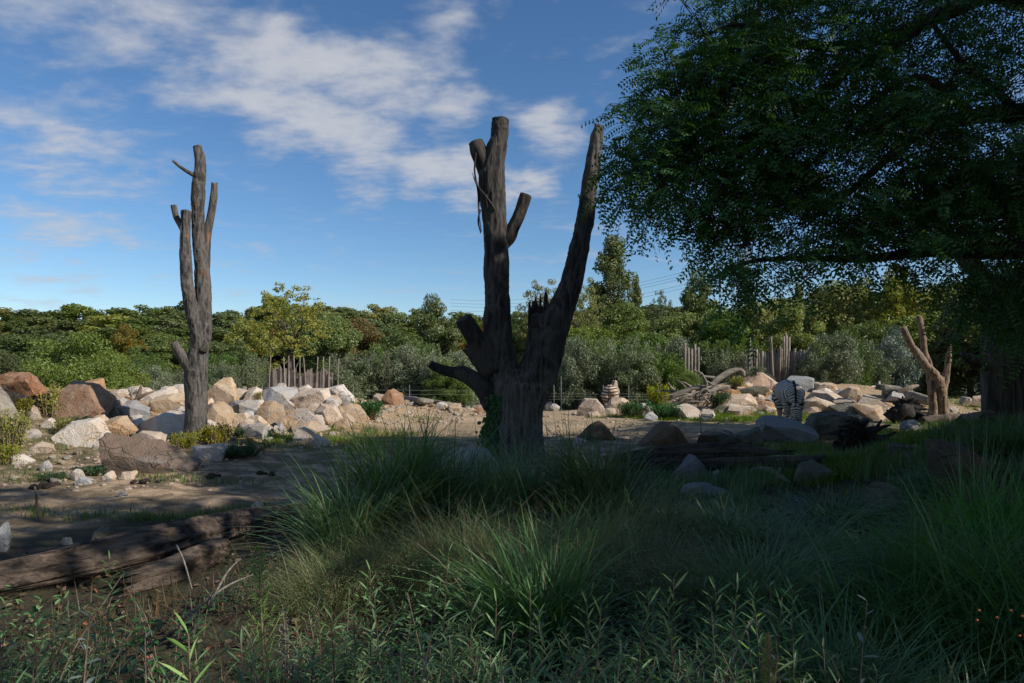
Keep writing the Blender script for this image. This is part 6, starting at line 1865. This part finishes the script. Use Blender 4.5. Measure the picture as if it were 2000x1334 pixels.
for Y, x0, x1, st, ya, yb_ in [(3.4, 560, 1330, 70, 1165, 1215), (2.8, -20, 1560, 62, 1195, 1250), (2.2, 20, 1700, 64, 1230, 1300), (1.9, 500, 1500, 90, 1270, 1310), (2.7, -10, 130, 50, 1165, 1200)]:
    for px in np.arange(x0, x1, st):
        if Y > 2.5 and 140 < px < 560: continue
        kd = ['w1', 'w2', 'w3', 'w4', 'w2', 'w4', 's1'][rs.integers(7)]
        w = 'silvery round-leaved' if kd[0] == 's' else 'narrow-leaved willow'
        place = 'lower left corner' if px < 500 else 'bottom middle' if px < 1150 else 'bottom right of middle'
        shoot('willow_shrub', kd, px + rs.uniform(-18, 18), rs.uniform(ya, yb_), Y + rs.uniform(-.12, .12), f'{w} shrub in the {place} thicket', 'shrub', 'foreground thicket ' + place, wide=1.15)
        k += 1
for kind, px, yt, Y, lbl in [('s2', 110, 1270, 1.9, 'reddish stem with small silvery leaves at the lower left'), ('s2', 190, 1315, 1.8, 'short silvery twig at the bottom left edge'), ('s1', 290, 1215, 2.2, 'bluish oval-leaved stem in the lower left'),
                             ('s1', 420, 1290, 2.0, 'small silvery stem below the weathered log'), ('pale', 1575, 1140, 2.6, 'pale oval-leaved stem right of the willow shoots'), ('pale', 1640, 1150, 2.7, 'second pale oval-leaved stem beside the first'),
                             ('leafy', 330, 1150, 3.6, 'broad-leaved seedling under the weathered log'), ('leafy', 180, 1170, 3.3, 'broad-leaved plant at the lower left'), ('leafy', 250, 1180, 3.0, 'dark broad-leaved plant below the log'),
                             ('leafy', 430, 1120, 4.4, 'small leafy plant against the broken branch of the log'), ('leafy', 100, 1200, 2.8, 'dark leafy plant in the left thicket'), ('s1', 740, 1260, 2.0, 'silvery stem in the bottom thicket'), ('leafy', 380, 1165, 4.0, 'leafy seedling right of the broad-leaved one')]:
    shoot('leafy_stem', kind, px, yt, Y, lbl, 'plant')

# feathery green sprig
X, Y = (512 - 1000) / F * 2.1, 2.1
g = float(ground(X, Y)); h = CZ - (1065 - HOR) / F * Y - g
sp_ = empty('feathery_sprig', (X, Y, g)); tag(sp_, 'tall feathery bright green sprig at the lower left', 'plant')
MB().add(*sweep([(0, 0, -.05), (.01, 0, h * .5), (-.012, 0, h)], [.006, .004, .0015], nseg=6, step=.1)).build('stem', M['twig'], sp_)
C, D, N, L = [], [], [], []
bm_ = MB()
for k in range(58):
    t = .25 + .75 * k / 58; a = k * 2.4
    o = np.array([.012 * (1 - abs(t - .5) * 2) - .012 * max(0, t - .5) * 2, 0, h * t])
    bl = .13 * np.interp(t, [0, .3, .75, 1], [.7, 1, .6, .15]) * rs.uniform(.7, 1.15)
    d = unit(np.array([np.cos(a), np.sin(a), .95]))
    bm_.add(*sweep([o, o + d * bl * .5, o + d * bl + [0, 0, bl * .25]], [.0015, .0012, .0008], nseg=3, step=.1))
    n = 26
    s = rs.random(n)[:, None]
    C.append(o + d * bl * s + np.array([0, 0, bl * .25]) * s ** 2); D.append(unit(d + .75 * rand_dirs(rs, n))); N.append(rand_dirs(rs, n)); L.append(np.full(n, .016))
bm_.build('twigs', M['lf_sprig'], sp_)
C, D, N, L = map(np.concatenate, (C, D, N, L))
MB().add(*leafs(C, D, N, L, L * .2)).build('leaves', M['lf_sprig'], sp_, smooth=False)

# bristly foxtail spike close to the lens
X, Y = (1500 - 1000) / F * 1.25, 1.25
g = float(ground(X, Y)); h = CZ - (1240 - HOR) / F * Y - g
fx = empty('foxtail_spike', (X, Y, g)); tag(fx, 'yellow bristly foxtail spike at the bottom edge', 'plant')
MB().add(*sweep([(0, 0, 0), (.01, 0, h * .6), (0, 0, h)], [.003, .003, .002], nseg=6, step=.1)).build('stem', M['twig'], fx)
n = 420
t = rs.random(n); a = rs.uniform(0, 6.28, n)
C = np.stack([np.zeros(n), np.zeros(n), h - .10 + .10 * t], -1); D = unit(np.stack([np.cos(a), np.sin(a), .9 * np.ones(n)], -1))
MB().add(*leafs(C, D, rand_dirs(rs, n), .028 * (1 - .65 * t), .0007)).build('bristles', M['spike'], fx, smooth=False)

# berry bush in the lower right corner
for k, (px, py, Y) in enumerate([(1905, 1250, 2.1)]):
    r0 = shoot('berry_bush', 's1', px, 1225, Y, 'dark bush with orange berries in the lower right corner', 'bush', mat='lf_herb', wide=1.6)
    for j in range(6):
        b_ = MB().add(ico(2)[0] * .0038, None, ico(2)[1]).build('berry', M['berry'], r0)
        q = P(rs.choice([1900, 1895, 1950, 1985]) + rs.uniform(-14, 14), rs.choice([1200, 1248, 1250]) + rs.uniform(-12, 12), Y - .05) - np.array(r0.location[:])
        c_, s_ = math.cos(-r0.rotation_euler[2]), math.sin(-r0.rotation_euler[2])
        q = np.array([c_ * q[0] - s_ * q[1], s_ * q[0] + c_ * q[1], q[2]])
        b_.location = tuple(q / np.array(r0.scale[:]))
        b_.scale = tuple(1 / np.array(r0.scale[:]))

# ------------------------------------------------------------------ ground cover (nobody could count it)
def lawn(name, label, spots, mat, L=(.08, .2), W=.006, seed=1, lean=.4):
    r = np.random.default_rng(seed)
    bs = []
    for (cx, cy, rx, ry, n) in spots:
        a = r.uniform(0, 6.28, n); q = np.sqrt(r.random(n)) * (1 + .2 * r.normal(size=n))
        x = cx + np.cos(a) * q * rx; y = cy + np.sin(a) * q * ry
        keep = vn(np.stack([x, y, 0 * x], -1) * 1.7, seed + 5) + vn(np.stack([x, y, 0 * x], -1) * 5, seed + 6) * .6 > -.25
        bs.append(np.stack([x, y, ground(x, y)], -1)[keep])
    b = np.concatenate(bs); n = len(b)
    V, Q = blades(b, r.uniform(0, 6.28, n), np.clip(np.abs(r.normal(size=n)) * lean, 0, 1.45), r.uniform(.2, 1.4, n) * min(1, .4 / lean), r.uniform(*L, n), np.full(n, W) * r.uniform(.6, 1.5, n), 3)
    ob = MB().add(V, Q).build(name, M[mat], smooth=False); tag(ob, label, 'grass', kind='stuff')


def ws(px, py, rx, ry, n):
    a = hit(px, py); return (a[0], a[1], rx, ry, n)


lawn('grass', 'short sunlit grass around the right rock bank and at the sand edges', [
    ws(1480, 815, 1.9, 1.0, 6500), ws(1420, 820, 1.3, .6, 3000), ws(1320, 818, 1.5, .5, 2200), ws(1560, 820, 1.0, .6, 1500), ws(1210, 815, 1.0, .5, 900),
    ws(640, 862, 1.6, .5, 1300), ws(540, 862, .9, .5, 800), ws(720, 845, 1.2, .7, 900), ws(800, 815, 1.6, .7, 500), ws(700, 880, 1.6, .6, 700), ws(520, 830, 1.2, .9, 500)], 'grass_lawn', (.05, .16), .011, 3)
lawn('grass', 'green grass in the dappled light right of the charred root', [
    ws(1740, 850, 2.0, 1.6, 6000), ws(1780, 880, 1.3, 1.1, 5000), ws(1680, 900, 1.7, 1.2, 3500), ws(1850, 830, 1.6, 1.4, 3500), ws(1600, 880, 1.2, .8, 2500), ws(1880, 790, 2.5, 2.0, 3000), ws(1540, 900, 1.5, .9, 2500)], 'grass_lawn', (.06, .2), .009, 4)
lawn('grass', 'low grass on the near bank and between the dark rocks', [
    (5.8, 7.4, 2.0, 1.8, 9000), (3.6, 8.2, 1.8, 1.6, 4500), (2.3, 9.2, 1.4, 1.2, 3000), (1.6, 7.2, 1.6, 1.0, 3500), (3.0, 6.0, 1.4, 1.2, 3000), (4.8, 5.2, 1.5, 1.0, 3000)], 'grass_deep', (.08, .28), .007, 5)
lawn('grass', 'sparse grass fringe along the left rocks and the weathered log', [
    ws(300, 936, 1.6, .3, 700), ws(180, 935, 1.2, .4, 500), ws(60, 930, 1.3, .5, 500), ws(250, 890, 2.4, 1.2, 900), ws(100, 860, 2.0, 1.6, 1200), ws(330, 1015, .8, .3, 500), ws(220, 1010, .6, .25, 300), ws(20, 1005, .5, .2, 300), ws(450, 1000, .6, .25, 300)], 'grass_lawn', (.04, .13), .007, 6)
lawn('dry_grass', 'matted dry grass and stalks on the dark near ground', [
    (-2.0, 4.0, 1.2, .7, 1400), (-1.2, 4.6, 1.2, .7, 1300), (1.2, 3.8, 1.6, 1.1, 1200), (.5, 5.6, 2.6, 1.2, 2500)], 'litter', (.08, .26), .004, 7, 1.3)
# fallen leaves
n = 2600
x = rs.uniform(-4, 3.5, n); y = rs.uniform(2.4, 5.6, n)
b = np.stack([x, y, ground(x, y) + .015 + .03 * rs.random(n)], -1)
d = unit(np.stack([rs.normal(size=n), rs.normal(size=n), .25 * rs.normal(size=n)], -1))
ob = MB().add(*leafs(b, d, unit(np.array([0, 0, 1.0]) + .5 * rs.normal(size=(n, 3))), rs.uniform(.03, .07, n), rs.uniform(.015, .035, n), True, .2)).build('leaf_litter', M['litter'], smooth=False)
tag(ob, 'brown fallen leaves on the dark soil under the near plants', 'leaves', kind='stuff')
# low leafy undergrowth that fills the ground between the shoots
n = 8000
x = rs.uniform(-3.2, 4.0, n); y = rs.uniform(1.7, 4.2, n)
keep = (vn(np.stack([x, y, 0 * x], -1) * 1.6, 77) > -.45) & ~((x < -.9) & (y > 2.7) & (x > -2.6))
x, y = x[keep], y[keep]; n = len(x)
b = np.stack([x, y, ground(x, y) + .32 * rs.random(n) ** 1.3], -1)
d = unit(np.stack([rs.normal(size=n), rs.normal(size=n), .5 + .4 * rs.normal(size=n)], -1))
ob = MB().add(*leafs(b, d, unit(np.array([0, 0, 1.0]) + .6 * rs.normal(size=(n, 3))), rs.uniform(.03, .075, n), rs.uniform(.008, .02, n), True, .2)).build('undergrowth', M['lf_willow'], smooth=False)
tag(ob, 'low leafy undergrowth filling the gaps between the near shoots', 'undergrowth', kind='stuff')
# dry stalks leaning over the soil
for k, (pa, pb_, Y0, Y1, lbl) in enumerate([((360, 1208), (500, 1120), 3.0, 4.2, 'long pale stalk lying across the dark soil'), ((345, 1065), (375, 1150), 4.4, 4.0, 'thin dry stalk leaning on the weathered log'),
                                            ((410, 1180), (470, 1090), 3.2, 4.0, 'second thin stalk behind the long pale one')]):
    a, b_ = P(*pa, Y0), P(*pb_, Y1)
    a[2] = max(a[2], ground(a[0], Y0) + .02); b_[2] = max(b_[2], ground(b_[0], Y1) + .02)
    st_ = MB().add(*sweep([a, (a + b_) / 2 + [0, 0, .03], b_], [.006, .006, .004], nseg=6, step=.1, lump=.2)).build('dry_stalk', M['drift']); rebase(st_, tuple(a)); tag(st_, lbl, 'stalk')

# ivy on the shaded side of the big dead tree
n = 420
t = rs.random(n)
px = 962 + 14 * rs.normal(size=n) * (.35 + .3 * t) + 6 * np.sin(t * 9); pyy = 770 + 118 * t
px[n // 2:n // 2 + 60] = 948 + 6 * rs.normal(size=60); pyy[n // 2:n // 2 + 60] = 838 + 26 * rs.random(60)
pt = np.array([P(a_, b_, 11.6 - .20 - .10 * rs.random()) for a_, b_ in zip(px, pyy)])
iv = empty('climbing_ivy', (pt[:, 0].mean(), 11.3, float(ground(-.3, 11.3)))); tag(iv, 'dark ivy climbing the left foot of the big dead tree', 'ivy')
d = unit(np.stack([rs.normal(size=n) * .6, -.3 * np.ones(n), -.8 + .4 * rs.normal(size=n)], -1))
ob = MB().add(*leafs(pt, d, unit(np.array([0, -1.0, .4]) + .5 * rs.normal(size=(n, 3))), rs.uniform(.05, .10, n), rs.uniform(.045, .08, n), True, .1)).build('leaves', M['lf_herb'], iv); ob.data.transform(Tm(iv.location))
ob = MB().add(*sweep([P(970, 890, 11.38), P(960, 850, 11.36), P(965, 810, 11.38), P(968, 770, 11.42)], [.012, .01, .008, .004], nseg=6, step=.1)).build('stem', M['twig'], iv); ob.data.transform(Tm(iv.location))
